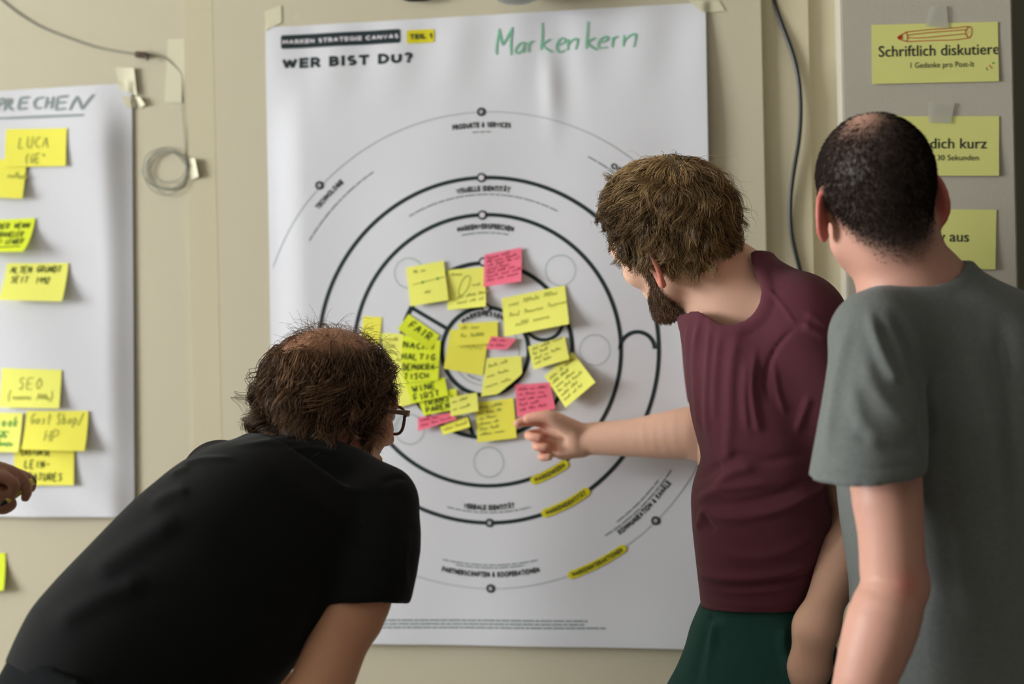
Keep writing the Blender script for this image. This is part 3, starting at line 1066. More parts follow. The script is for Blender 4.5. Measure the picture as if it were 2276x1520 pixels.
n = note([(-84, 915), (51, 918), (47, 1004), (-88, 1003)], 3, 'yellow', 'yellow sticky note with green writing beside the note reading HP', 0.014, **SP)
n.ink(write('ook', n.w * .66, n.h * .66, .018, .013) + [[(n.w * .62, n.h * .52), (n.w * .80, n.h * .51)]]
      + scribble(n.w * .62, n.h * .34, n.w * .2, .014, 46) + scribble(n.w * .62, n.h * .14, n.w * .2, .014, 47), 'greenink', 0.0024)
n = note([(59, 913), (196, 913), (195, 1001), (55, 998)], 2, 'yellow2', 'golden sticky note reading Shop and HP on the flipchart sheet', 0.016, **SP)
n.ink(write('Gastr.', n.w * .08, n.h * .66, .020, .0115) + write('Shop/', n.w * .50, n.h * .66, .020, .0115)
      + write('HP', n.w * .34, n.h * .22, .022, .016), 'pen', 0.0026)
leftwall_off = lambda x, z: -0.0035
n = note([(-95, 1232), (8, 1230), (12, 1311), (-92, 1314)], 0, 'lime', 'lime sticky note stuck to the bare wall below the flipchart sheet', 0.014,
         off=leftwall_off, group='sticky notes on the wall', plane=0.004)

# --- printed cards on the pillar
pillar_off = lambda x, z: 0.1005


def card(c, label, **k):
    return Note('printed_card', c, pillar_off, 0, 'card', label, 'card', GC, plane=0.102, **k)


n = card([(1937, 55), (2218, 48), (2220, 181), (1938, 187)], 'pale yellow card reading Schriftlich diskutieren under a red pencil drawing', lift=0.002)
n.print('Schriftlich diskutieren', 0.0105, n.h * .455, 0.0272, 'ink', 0.004, width=0.2125)
n.print('1 Gedanke pro Post-It', n.w * .295, n.h * .255, 0.0138, 'ink', 0.0, width=0.106)
Zc = lambda *pts: [((x - 680) / 687 * n.w, n.h * (1 - (y - 128) / 325)) for x, y in pts]
n.ink([Zc((870, 172), (1000, 162), (1100, 158), (1210, 150)), Zc((872, 225), (1000, 222), (1120, 222), (1205, 214)),
       Zc((875, 190), (1000, 178), (1195, 168)), Zc((875, 204), (960, 206), (1190, 190)),
       Zc((870, 172), (820, 203), (872, 225)), Zc((870, 172), (876, 200), (872, 225)),
       Zc((1210, 150), (1190, 180), (1205, 214)), Zc((1210, 150), (1224, 160), (1222, 200), (1205, 214)),
       Zc((1205, 185), (1207, 180))], 'red_pen', 0.0013, 'pencil_drawing')
n.ink([Zc((822, 203), (848, 192)), Zc((824, 204), (848, 200)), Zc((824, 205), (846, 208))], 'red_pen', 0.0026, 'pencil_drawing')
n.ink([Zc((1303, 375), (1302, 383), (1306, 392))], 'ink', 0.0010, 'pen_tick')
n.ink([Zc((1318, 362), (1322, 372), (1332, 382))], 'red_pen', 0.0012, 'pen_tick')
n.ink([Zc((1332, 355), (1342, 352)), Zc((1338, 348), (1338, 358))], 'greenink', 0.0014, 'pen_tick')
n = card([(1942, 258), (2221, 258), (2220, 391), (1940, 391)], 'pale yellow card reading dich kurz and 30 Sekunden', lift=0.003)
n.print('Fasse dich kurz', n.w - 0.0205, n.h * .46, 0.0255, 'ink', 0.004, 'RIGHT')
n.print('2x • 30 Sekunden', n.w - 0.033, n.h * .26, 0.0136, 'ink', 0.0, 'RIGHT')
n = card([(1935, 463), (2215, 466), (2212, 599), (1933, 596)], 'pale yellow card reading y aus beside the short-haired head', lift=0.003)
n.print('Handy aus', n.w - 0.044, n.h * .46, 0.0255, 'ink', 0.004, 'RIGHT')

# ------------------------------------------------------------------ tape
def tape_piece(c, off, m, label, layer=3, plane=0.015, group=None, side=0.0, lift=0.0, zig=False, cut=None, curl=0.0):
    t = Note('tape_strip', c, off, layer, m, label, 'tape', group, lift=lift, plane=plane, side=side, cut=cut, curl=curl)
    return t


cw = lambda x, z: np.where(np.asarray(x) < x_a, -0.0034, np.where(np.asarray(x) < x_b, -0.0014, 0.0006))
both_p = lambda x, z: np.where((x > PQ[0][0]) & (x < PQ[1][0] + 0.002) & (z < PQ[0][1] + 0.001), poster_off(x, z) + 0.0004, 0.0006)
both_s = lambda x, z: np.where((x < SQ[1][0]) & (z < SQ[1][1]), sheet_off(x, z) + 0.0004, -0.0032)
tape_piece([(583, 22), (620, 8), (621, 46), (586, 66)], both_p, 'tape', 'cream tape piece across the poster corner above the MARKEN badge', 0)
tape_piece([(1528, -4), (1598, -2), (1612, 20), (1562, 26)], both_p, 'tape', 'cream tape piece across the poster corner near the black hanging cable', 0)
tape_piece([(253, 148), (296, 150), (303, 212), (263, 198)], both_s, 'tape', 'cream tape piece peeling off above the flipchart corner', 1, side=0.004, plane=0.006)
tape_piece([(268, 212), (296, 213), (298, 239), (280, 240)], both_s, 'tape', 'cream tape piece lying on the flipchart corner', 1, plane=0.006)
tape_piece([(297, 212), (312, 216), (323, 233), (308, 239)], both_s, 'tape', 'small curled tape scrap beside the flipchart corner', 1, side=0.005, plane=0.002)
tape_piece([(366, 84), (404, 82), (402, 224), (359, 226)], lambda x, z: -0.0036, 'tape', 'long upright cream tape strip holding the thin grey wire', 0, plane=0.013)
tape_piece([(418, 350), (432, 352), (440, 392), (420, 398)], cw, 'tape', 'short cream tape tab holding the wire coil', 2, side=0.006, plane=0.01)
tape_piece([(2066, 12), (2104, 13), (2108, 62), (2057, 58)], lambda x, z: 0.1010, 'clear', 'clear tape piece above the card reading Schriftlich diskutieren', 2, plane=0.104)
tape_piece([(2062, 228), (2122, 228), (2114, 274), (2064, 272)], lambda x, z: 0.1012, 'clear', 'crinkled clear tape piece above the card reading dich kurz', 2, plane=0.105)

# ------------------------------------------------------------------ wires and fixtures
def wall_path(pts, off):
    return np.array([[*(lambda q: (q[0], -off, q[1]))(wall_at(x, y, off))] for x, y in pts])


black = wall_path([(1700, -140), (1712, -60), (1722, 0), (1738, 50), (1760, 110), (1775, 170), (1780, 240), (1776, 310), (1763, 390), (1757, 450),
                   (1760, 520), (1780, 605), (1800, 690), (1806, 800), (1798, 950)], 0.0)
black[:, 1] = 0.018 - 0.012 * np.sin(np.linspace(0, 3.1, len(black))) ** 2
tag(link('hanging_cable', *tube_geo(smooth_path(black, 70), 0.0041, 10), MAT['cable'], smooth=True),
    'thick black cable hanging in front of the pale wall recess', 'cable')
thinw = wall_path([(-40, -40), (0, -2), (40, 30), (90, 60), (150, 84), (210, 104), (260, 114), (300, 120)], -0.0015)
tag(link('grey_wire', *tube_geo(smooth_path(thinw, 50), 0.0015, 7), MAT['wire'], smooth=True),
    'thin grey wire sagging across the wall to a small connector', 'wire')
c3 = wall_path([(299, 120), (304, 121), (318, 122), (329, 124)], 0.003)
con = empty('wire_connector', c3[0])
tag(con, 'small brown connector joining the thin grey wire', 'connector')
cpts = smooth_path(c3, 10)
link('plug_body', *tube_geo(cpts, [.002, .0025, .0058, .0064, .0064, .0064, .0064, .006, .005, .0032], 10), MAT['plug'], con, True, origin=c3[0])
lever = wall_path([(320, 122), (327, 126), (328, 134)], 0.008)
link('lever', *tube_geo(smooth_path(lever, 8), 0.0026, 7), MAT['plug'], con, True, origin=c3[0])
coil = [(329, 121), (345, 122), (365, 128), (385, 144), (400, 160), (404, 172), (404, 215), (406, 250), (410, 300), (413, 345)]
rg = random.Random(5)
for k, (cx, cy, rx, ry) in enumerate(((372, 378, 46, 44), (368, 374, 50, 46), (376, 380, 41, 42), (370, 386, 47, 48), (376, 366, 42, 40))):
    a0 = -10 if k == 0 else 0
    for a in np.arange(a0, 360 if k < 4 else 130, 24):
        coil.append((cx + rx * math.cos(R(a)) + rg.uniform(-1, 1), cy + ry * math.sin(R(a))))
cp = wall_path(coil, -0.0022)
cp[:, 1] -= np.linspace(0, 0.006, len(cp)) + 0.0012 * np.sin(np.arange(len(cp)))
tag(link('wire_coil', *tube_geo(smooth_path(cp, 260), 0.0009, 6), MAT['wire'], smooth=True),
    'loose coil of thin grey wire taped beside the cover strip', 'wire')
loop = wall_path([(850, -80), (872, -30), (900, -4), (930, -1), (960, -6), (990, -30), (1010, -80)], 0.012)
tag(link('cable_loop', *tube_geo(smooth_path(loop, 30), 0.0040, 8), MAT['cable'], smooth=True),
    'black cable loop drooping above the poster', 'cable')


def fixture():
    """rounded grey metal head of a wall fixture, its underside just in view"""
    c = np.array([*wall_at(1168, -62, 0.06)])
    root = empty('wall_fixture', (c[0], 0, c[1]))
    tag(root, 'rounded grey metal fixture mounted above the poster', 'wall fixture')
    V, F, n1, n2 = [], [], 12, 28
    for j in range(n1 + 1):
        t = math.pi * j / n1
        for i in range(n2):
            a = 2 * math.pi * i / n2
            rx = 0.066 * math.sin(t) ** 0.8
            V.append((rx * math.cos(a) + 0.018 * math.cos(t), -0.06 + 0.045 * math.sin(t) ** 0.8 * math.sin(a), -0.058 * -math.cos(t)))
    F = [[j * n2 + i, j * n2 + (i + 1) % n2, (j + 1) * n2 + (i + 1) % n2, (j + 1) * n2 + i] for j in range(n1) for i in range(n2)]
    link('fixture_head', V, F, MAT['steel'], root, True)
    v, f = tube_geo([(0, -0.055, 0.0), (0, -0.003, 0.0)], 0.016, 14)
    link('fixture_arm', v, f, MAT['steel'], root, True)
    v, f = tube_geo([(0, -0.006, 0.0), (0, 0.0, 0.0)], 0.034, 20)
    link('wall_plate', v, f, MAT['steel'], root, True)


fixture()


# ------------------------------------------------------------------ people: distance-field modelling
f32 = np.float32


def V3(p):
    return np.asarray(p, dtype=f32)


def smin(a, b, k):
    h = np.clip(0.5 + 0.5 * (b - a) / k, 0, 1)
    return b * (1 - h) + a * h - k * h * (1 - h)


def smax(a, b, k):
    return -smin(-a, -b, k)


def rc(P, a, b, ra, rb):
    """capsule that tapers from ra to rb"""
    a, b = V3(a), V3(b)
    d = b - a
    t = np.clip(((P - a) @ d) / (d @ d + 1e-12), 0, 1)
    q = P - a - t[:, None] * d
    return np.sqrt((q * q).sum(1)) - (ra + (rb - ra) * t)


def flat(P, a, b, ra, rb, n, k):
    """tapering capsule flattened by k along n"""
    a, b, n = V3(a), V3(b), V3(n)
    n = n / np.linalg.norm(n)
    d = b - a
    t = np.clip(((P - a) @ d) / (d @ d + 1e-12), 0, 1)
    q = P - a - t[:, None] * d
    qn = q @ n
    q2 = (q * q).sum(1) - qn * qn + (qn / k) ** 2
    return (np.sqrt(np.maximum(q2, 0)) - (ra + (rb - ra) * t)) * min(1.0, k)


def ell(P, c, r):
    q = (P - V3(c))
    k0 = np.sqrt(((q / V3(r)) ** 2).sum(1)) + 1e-9
    k1 = np.sqrt(((q / (V3(r) ** 2)) ** 2).sum(1)) + 1e-9
    return k0 * (k0 - 1) / k1


def chain(P, pts, k=0.0):
    """smooth limb through (point, radius) stations"""
    A = np.array([np.append(np.asarray(p, float), r) for p, r in pts])
    if len(A) > 2 and k >= 0:
        A = smooth_path(A, 3 * (len(A) - 1) + 1)
    d = None
    for a, b in zip(A[:-1], A[1:]):
        e = rc(P, a[:3], b[:3], a[3], b[3])
        d = e if d is None else np.minimum(d, e)
    return d


class Loft:
    """trunk whose outline follows two contours read off the photograph; b = half depth along the trunk"""

    def __init__(self, p0, p1, left, right, b, ct=None):
        self.o = np.array(p0, float)
        ax = np.array(p1, float) - self.o
        self.L = np.linalg.norm(ax)
        self.A = ax / self.L
        view = self.o + ax / 2 - c_pos
        view /= np.linalg.norm(view)
        self.S = np.cross(view, self.A)
        self.S /= np.linalg.norm(self.S)
        self.T = np.cross(self.A, self.S)
        if self.T @ view < 0:
            self.T = -self.T
        q0, q1 = np.array(to_px(np.array(p0))), np.array(to_px(np.array(p1)))
        d0, d1 = (np.array(p0) - c_pos) @ c_fw, (np.array(p1) - c_pos) @ c_fw

        def conv(c):
            out = []
            for x, y in c:
                t = ((np.array([x, y]) - q0) @ (q1 - q0)) / ((q1 - q0) @ (q1 - q0))
                p = W(x, y, d0 + (d1 - d0) * t) - self.o
                out.append((p @ self.A, p @ self.S))
            out.sort()
            return np.array(out)

        l, r = conv(left), conv(right)
        self.u0, self.u1 = max(l[0, 0], r[0, 0]), min(l[-1, 0], r[-1, 0])
        u = np.linspace(self.u0, self.u1, 60)
        a, c = np.interp(u, l[:, 0], l[:, 1]), np.interp(u, r[:, 0], r[:, 1])
        ker = np.array([1, 2, 3, 2, 1]) / 9.0
        sm = lambda y: np.convolve(np.pad(y, 2, mode='edge'), ker, 'valid')
        a, c = sm(a), sm(c)
        if a.mean() > c.mean():
            a, c = c, a
        self.u, self.c, self.a = u, (a + c) / 2, np.maximum((c - a) / 2, 0.02)
        bu = np.array([x for x, _ in b]) * self.L
        self.b = np.interp(u, bu, [x for _, x in b])
        self.ct = np.interp(u, np.array([x for x, _ in ct]) * self.L, [x for _, x in ct]) if ct else np.zeros(60)

    def __call__(self, P, grow=0.0, p=2.3):
        q = P - V3(self.o)
        u = q @ V3(self.A)
        s = q @ V3(self.S) - np.interp(u, self.u, self.c).astype(f32)
        t = q @ V3(self.T) - np.interp(u, self.u, self.ct).astype(f32)
        a = np.interp(u, self.u, self.a).astype(f32) + grow
        b = np.interp(u, self.u, self.b).astype(f32) + grow
        k = (np.abs(s / a) ** p + np.abs(t / b) ** p) ** (1.0 / p)
        d = (k - 1) * np.minimum(a, b)
        return np.maximum(d, np.maximum(self.u0 - u, u - self.u1))


def surface(fn, lo, hi, h):
    """surface nets over the zero set of fn inside the box lo..hi"""
    lo, hi = np.asarray(lo, float), np.asarray(hi, float)
    C = 4
    n = np.ceil((hi - lo) / (h * C)).astype(int)
    ax = [lo[i] + h * C * (np.arange(n[i]) + 0.5) - h * 0.5 for i in range(3)]
    G = np.stack(np.meshgrid(*ax, indexing='ij'), -1).reshape(-1, 3).astype(f32)
    dc = fn(G).reshape(n)
    D = np.repeat(np.repeat(np.repeat(dc, C, 0), C, 1), C, 2).astype(f32)
    near = np.abs(dc) < h * C * 1.9
    idx = np.argwhere(near)
    off = np.stack(np.meshgrid(np.arange(C), np.arange(C), np.arange(C), indexing='ij'), -1).reshape(-1, 3)
    for s in range(0, len(idx), 12000):
        I = (idx[s:s + 12000, None, :] * C + off[None]).reshape(-1, 3)
        P = (lo + I * h).astype(f32)
        D[I[:, 0], I[:, 1], I[:, 2]] = fn(P)
    ins = D < 0
    cnt = np.zeros(tuple(np.array(D.shape) - 1), np.int8)
    for dx in (0, 1):
        for dy in (0, 1):
            for dz in (0, 1):
                cnt += ins[dx:dx + cnt.shape[0], dy:dy + cnt.shape[1], dz:dz + cnt.shape[2]]
    cells = np.argwhere((cnt > 0) & (cnt < 8))
    vid = np.full(cnt.shape, -1, np.int32)
    vid[cells[:, 0], cells[:, 1], cells[:, 2]] = np.arange(len(cells))
    acc = np.zeros((len(cells), 3))
    num = np.zeros(len(cells))
    cor = [(0, 0, 0), (1, 0, 0), (0, 1, 0), (1, 1, 0), (0, 0, 1), (1, 0, 1), (0, 1, 1), (1, 1, 1)]
    vals = [D[cells[:, 0] + c[0], cells[:, 1] + c[1], cells[:, 2] + c[2]] for c in cor]
    for i in range(8):
        for j in range(i + 1, 8):
            dif = np.abs(np.array(cor[i]) - np.array(cor[j])).sum()
            if dif != 1:
                continue
            a, b = vals[i], vals[j]
            m = (a < 0) != (b < 0)
            t = np.where(m, a / np.where(m, a - b, 1), 0)
            p = np.array(cor[i]) + t[:, None] * (np.array(cor[j]) - np.array(cor[i]))
            acc += np.where(m[:, None], p, 0)
            num += m
    V = lo + (cells + acc / np.maximum(num, 1)[:, None]) * h
    Fs = []
    for axis in range(3):
        o1, o2 = [(1, 2), (2, 0), (0, 1)][axis]
        sl0 = [slice(None)] * 3
        sl1 = [slice(None)] * 3
        sl0[axis], sl1[axis] = slice(0, -1), slice(1, None)
        A, B = ins[tuple(sl0)], ins[tuple(sl1)]
        E_ = np.argwhere(A != B)
        ok = (E_[:, o1] > 0) & (E_[:, o2] > 0) & (E_[:, o1] < cnt.shape[o1]) & (E_[:, o2] < cnt.shape[o2])
        E_ = E_[ok]
        flip = ~A[E_[:, 0], E_[:, 1], E_[:, 2]]
        q = []
        for d1, d2 in ((0, 0), (1, 0), (1, 1), (0, 1)):
            c = E_.copy()
            c[:, o1] -= d1
            c[:, o2] -= d2
            q.append(vid[c[:, 0], c[:, 1], c[:, 2]])
        q = np.stack(q, 1)
        q[flip] = q[flip][:, ::-1]
        Fs.append(q)
    F = np.vstack(Fs)
    return V, F[(F >= 0).all(1)]


def relax(V, F, it=2, lam=0.5):
    E_ = np.vstack([F[:, [0, 1]], F[:, [1, 2]], F[:, [2, 3]], F[:, [3, 0]]])
    n = len(V)
    deg = np.bincount(E_[:, 0], minlength=n) + np.bincount(E_[:, 1], minlength=n)
    for _ in range(it):
        S = np.zeros_like(V)
        for k in range(3):
            S[:, k] = np.bincount(E_[:, 0], V[E_[:, 1], k], n) + np.bincount(E_[:, 1], V[E_[:, 0], k], n)
        V = V + lam * (S / np.maximum(deg, 1)[:, None] - V)
    return V


def normals(V, F):
    N = np.cross(V[F[:, 2]] - V[F[:, 0]], V[F[:, 3]] - V[F[:, 1]])
    out = np.zeros_like(V)
    for k in range(3):
        for j in range(4):
            out[:, k] += np.bincount(F[:, j], N[:, k], len(V))
    return out / (np.linalg.norm(out, axis=1)[:, None] + 1e-12)


def folds(V, F, fl):
    """cloth folds: (pixel path, height in m, half width in px); raised where the path runs, on the side that faces it"""
    N = normals(V, F)
    x, y = to_px(V)
    vd = V - c_pos
    vd /= np.linalg.norm(vd, axis=1)[:, None]
    face = np.clip(-(N * vd).sum(1) * 2.5, 0, 1)
    disp = np.zeros(len(V))
    for path, hgt, wid in fl:
        P = smooth_path(np.c_[np.array(path, float), np.zeros(len(path))], 4 * len(path))[:, :2]
        best = np.full(len(V), 1e9)
        tt = np.zeros(len(V))
        m = (x > P[:, 0].min() - 4 * wid) & (x < P[:, 0].max() + 4 * wid) & (y > P[:, 1].min() - 4 * wid) & (y < P[:, 1].max() + 4 * wid)
        if not m.any():
            continue
        xx, yy = x[m], y[m]
        bb, t2 = np.full(m.sum(), 1e9), np.zeros(m.sum())
        for i in range(len(P) - 1):
            d = P[i + 1] - P[i]
            t = np.clip(((xx - P[i, 0]) * d[0] + (yy - P[i, 1]) * d[1]) / (d @ d + 1e-9), 0, 1)
            e = np.hypot(xx - P[i, 0] - t * d[0], yy - P[i, 1] - t * d[1])
            g = e < bb
            bb[g] = e[g]
            t2[g] = (i + t[g]) / (len(P) - 1)
        fade = np.clip(np.minimum(t2, 1 - t2) * 5 + 0.15, 0, 1)
        disp[m] += hgt * np.exp(-(bb / wid) ** 2) * fade
    return V + N * (disp * face)[:, None]


def fold_noise(V, F, amp, scale, seed):
    """broad soft waviness of cloth"""
    rg = np.random.default_rng(seed)
    N = normals(V, F)
    d = np.zeros(len(V))
    for _ in range(7):
        k = rg.normal(size=3)
        k = k / np.linalg.norm(k) * scale * rg.uniform(.6, 1.8)
        d += np.sin(V @ k + rg.uniform(0, 6.28))
    return V + N * (d * amp / 3.0)[:, None]


def head_local(P, O, Rm, s):
    return ((P - V3(O)) @ Rm.astype(f32)) / f32(s)


def head_sdf(p):
    q = p.copy()
    q[:, 0] = np.abs(q[:, 0])
    d = ell(p, (0, -.004, .042), (.075, .098, .084))
    d = smin(d, ell(p, (0, .030, -.022), (.058, .062, .080)), .030)
    d = smin(d, rc(q, (.049, .010, -.046), (.014, .074, -.090), .018, .016), .026)
    d = smin(d, ell(p, (0, .080, -.092), (.020, .017, .016)), .02)
    d = smin(d, ell(q, (.042, .062, -.014), (.021, .020, .019)), .022)
    d = smin(d, rc(q, (.008, .091, .030), (.046, .077, .027), .009, .009), .016)
    d = smin(d, rc(p, (0, .094, .016), (0, .113, -.026), .006, .011), .012)
    d = smin(d, ell(q, (.012, .100, -.031), (.008, .009, .007)), .008)
    d = smin(d, ell(p, (0, .090, -.056), (.022, .010, .006)), .010)
    d = smin(d, ell(p, (0, .089, -.065), (.020, .010, .006)), .010)
    d = smax(d, -(np.sqrt(((q - V3((.031, .100, .010))) ** 2).sum(1)) - .015), .012)
    d = smin(d, ell(q, (.031, .078, .010), (.014, .0135, .0125)), .004)
    # ear
    fl = R(33)
    e = np.array([math.sin(fl), -math.cos(fl), 0.12])
    e /= np.linalg.norm(e)
    up_ = np.array([0.0, -0.16, 1.0])
    up_ -= (up_ @ e) * e
    up_ /= np.linalg.norm(up_)
    nn = np.cross(e, up_)
    if nn[0] < 0:
        nn = -nn
    c0 = np.array([.069, .002, -.001]) + .014 * e
    r = q - V3(c0)
    a, b, c = r @ V3(e), r @ V3(up_), r @ V3(nn)
    disc_ = ell(np.stack([a, b, c], 1), (0, 0, 0), (.0170, .0300, .0042))
    rr = np.sqrt((a / .0175) ** 2 + (b / .0315) ** 2)
    rim = np.sqrt(((rr - .92) * .021) ** 2 + (c - .0025) ** 2) - .0038
    rim = np.where(a > -.013, rim, .02)
    ear = smin(disc_, rim, .004)
    ear = smin(ear, np.sqrt((a + .003) ** 2 + (b + .030) ** 2 + (c * 1.5) ** 2) - .0075, .006)
    ear = smax(ear, -ell(np.stack([a, b, c], 1), (-.003, -.004, .006), (.0075, .011, .007)), .003)
    ear = smin(ear, ell(np.stack([a, b, c], 1), (-.016, -.006, .003), (.004, .006, .004)), .004)
    return smin(d, ear, .005)


def hand_generic(P, wrist, axis, palm, thumb, s=1.0, bend=0.35):
    """relaxed hand: wrist point, finger direction, palm normal, thumb side"""
    wrist, axis, palm, thumb = [np.asarray(v, float) for v in (wrist, axis, palm, thumb)]
    axis = axis / np.linalg.norm(axis)
    palm = palm - (palm @ axis) * axis
    palm /= np.linalg.norm(palm)
    thumb = thumb - (thumb @ axis) * axis - (thumb @ palm) * palm
    thumb /= np.linalg.norm(thumb)
    d = None
    pos = [(.030, .088, .0092, (.043, .026, .021)), (.010, .092, .0096, (.047, .030, .022)),
           (-.011, .088, .0092, (.043, .028, .021)), (-.030, .080, .0080, (.034, .020, .018))]
    for t, l, r, seg in pos:
        m = wrist + s * (axis * l + thumb * t)
        e = rc(P, wrist + s * (axis * .012 + thumb * t * .5), m, .0150 * s, .0120 * s)
        d = e if d is None else smin(d, e, .012)
    fing = None
    for t, l, r, seg in pos:
        p = wrist + s * (axis * l + thumb * t)
        a = 0.0
        for k, L in enumerate(seg):
            a += bend * (0.7 + 0.4 * k)
            n_ = p + s * L * (axis * math.cos(a) + palm * math.sin(a))
            e = rc(P, p, n_, (r - .0006 * k) * s, (r - .0006 * (k + 1)) * s)
            fing = e if fing is None else smin(fing, e, .002)
            p = n_
    th = [(wrist + s * (axis * .022 + thumb * .020), .0165 * s), (wrist + s * (axis * .055 + thumb * .046 + palm * .012), .0125 * s),
          (wrist + s * (axis * .083 + thumb * .054 + palm * .020), .0105 * s), (wrist + s * (axis * .106 + thumb * .050 + palm * .026), .0088 * s)]
    d = smin(d, fing, .007)
    return smin(d, chain(P, th, .006), .008)


# ------------------------------------------------------------------ hair
def sample_on(V, F, N, mask, n, seed):
    """random points on the faces whose corner weights (0..1) allow it"""
    rg = np.random.default_rng(seed)
    w = mask[F].mean(1)
    a = np.linalg.norm(np.cross(V[F[:, 2]] - V[F[:, 0]], V[F[:, 3]] - V[F[:, 1]]), axis=1) * w
    i = rg.choice(len(F), size=n, p=a / a.sum())
    uv = rg.random((n, 2))
    b = np.stack([(1 - uv[:, 0]) * (1 - uv[:, 1]), uv[:, 0] * (1 - uv[:, 1]), uv[:, 0] * uv[:, 1], (1 - uv[:, 0]) * uv[:, 1]], 1)
    P = (V[F[i]] * b[:, :, None]).sum(1)
    Nn = (N[F[i]] * b[:, :, None]).sum(1)
    return P, Nn / (np.linalg.norm(Nn, axis=1)[:, None] + 1e-9)


def grow(P0, D0, length, steps, coll, pull, curl_amp, curl_freq, clump, seed, stiff=0.75, wob=0.15, gap=0.002, lock=0.0):
    """strands: P0 roots, D0 start directions, coll = list of (c, r) ellipsoids kept clear, pull = fn(P) -> direction"""
    rg = np.random.default_rng(seed)
    n = len(P0)
    clump = min(clump, n)
    P, D = P0.copy(), D0 / (np.linalg.norm(D0, axis=1)[:, None] + 1e-9)
    out = [P.copy()]
    step = (length / steps)[:, None]
    # clumps share a wobble
    cid = rg.integers(0, clump, n)
    cen = P0[rg.choice(n, clump, replace=False)]
    cid = np.argmin(((P0[:, None, :] - cen[None]) ** 2).sum(2), 1) if n * clump < 4e6 else cid
    ph = rg.uniform(0, 6.28, clump)[cid] + rg.normal(0, .22, n)
    fr = curl_freq * rg.uniform(.75, 1.3, clump)[cid]
    am = curl_amp * rg.uniform(.5, 1.4, clump)[cid]
    wv = rg.normal(0, 1, (clump, 3))[cid] * wob + rg.normal(0, 1, (n, 3)) * wob * .5
    for k in range(steps):
        g = pull(P)
        D = D * stiff + g * (1 - stiff) + wv * 0.12
        D /= np.linalg.norm(D, axis=1)[:, None] + 1e-9
        P = P + D * step
        for c, r in coll:
            q = (P - c) / r
            L = np.linalg.norm(q, axis=1)
            m = L < 1 + gap / r.min()
            P[m] = c + q[m] / L[m][:, None] * (1 + gap / r.min()) * r
        out.append(P.copy())
    S = np.stack(out, 1)                                   # n, steps+1, 3
    T = np.gradient(S, axis=1)
    T /= np.linalg.norm(T, axis=2)[..., None] + 1e-9
    a = np.cross(T, np.array([.3, .9, .2]))
    a /= np.linalg.norm(a, axis=2)[..., None] + 1e-9
    b = np.cross(T, a)
    t = np.linspace(0, 1, steps + 1)[None, :]
    an = ph[:, None] + t * fr[:, None]
    ramp = np.clip(t * 1.6, 0, 1) * am[:, None]
    S = S + a * (np.cos(an) * ramp)[..., None] + b * (np.sin(an) * ramp)[..., None]
    if lock:                                               # draw each strand towards the leader of its lock
        lead = np.array([np.argmin(((P0 - c_) ** 2).sum(1)) for c_ in cen])
        G = S[lead][cid]
        tt = (np.linspace(0, 1, steps + 1) ** 0.8)[None, :, None] * (lock * rg.uniform(.35, 1.0, n))[:, None, None]
        S = S + (G - S) * tt
    return S


def strand_mesh(S, r0, r1):
    """three-sided tapering strands -> verts, quads, per-vertex random shade"""
    n, m, _ = S.shape
    T = np.gradient(S, axis=1)
    T /= np.linalg.norm(T, axis=2)[..., None] + 1e-9
    a = np.cross(T, np.array([.2, .3, .93]))
    a /= np.linalg.norm(a, axis=2)[..., None] + 1e-9
    b = np.cross(T, a)
    r = (r0 + (r1 - r0) * np.linspace(0, 1, m) ** 1.5)[None, :, None]
    V = np.stack([S + r * (math.cos(x) * a + math.sin(x) * b) for x in (0, 2.094, 4.189)], 2)   # n,m,3,3
    V = V.reshape(-1, 3)
    base = (np.arange(n) * m * 3)[:, None, None] + (np.arange(m - 1) * 3)[None, :, None]
    k = np.arange(3)[None, None, :]
    k2 = (k + 1) % 3
    F = np.stack([base + k, base + k2, base + 3 + k2, base + 3 + k], -1).reshape(-1, 4)
    return V, F


def set_attr(o, name, vals):
    a = o.data.attributes.new(name, 'FLOAT', 'POINT')
    a.data.foreach_set('value', np.asarray(vals, dtype=np.float32))


def big(name, V, F, material, parent, origin, attrs=None):
    me = bpy.data.meshes.new(name)
    V = np.asarray(V, np.float32) - np.asarray(origin, np.float32)
    n, m = len(V), len(F)
    me.vertices.add(n)
    me.vertices.foreach_set('co', V.ravel())
    me.loops.add(m * 4)
    me.loops.foreach_set('vertex_index', np.asarray(F, np.int32).ravel())
    me.polygons.add(m)
    me.polygons.foreach_set('loop_start', np.arange(0, m * 4, 4, dtype=np.int32))
    me.polygons.foreach_set('use_smooth', np.ones(m, dtype=bool))
    me.update(calc_edges=True)
    me.validate()
    me.materials.append(material)
    o = bpy.data.objects.new(name, me)
    COL.objects.link(o)
    o.parent = parent
    for k, v in (attrs or {}).items():
        set_attr(o, k, v)
    return o


def euler_m(yaw, pitch, roll):
    cy, sy, cp, sp, cr, sr = [g(R(a)) for a in (yaw, pitch, roll) for g in (math.cos, math.sin)]
    Rz = np.array([[cy, -sy, 0], [sy, cy, 0], [0, 0, 1]])
    Rx = np.array([[1, 0, 0], [0, cp, -sp], [0, sp, cp]])
    Ry = np.array([[cr, 0, sr], [0, 1, 0], [-sr, 0, cr]])
    return Rz @ Rx @ Ry


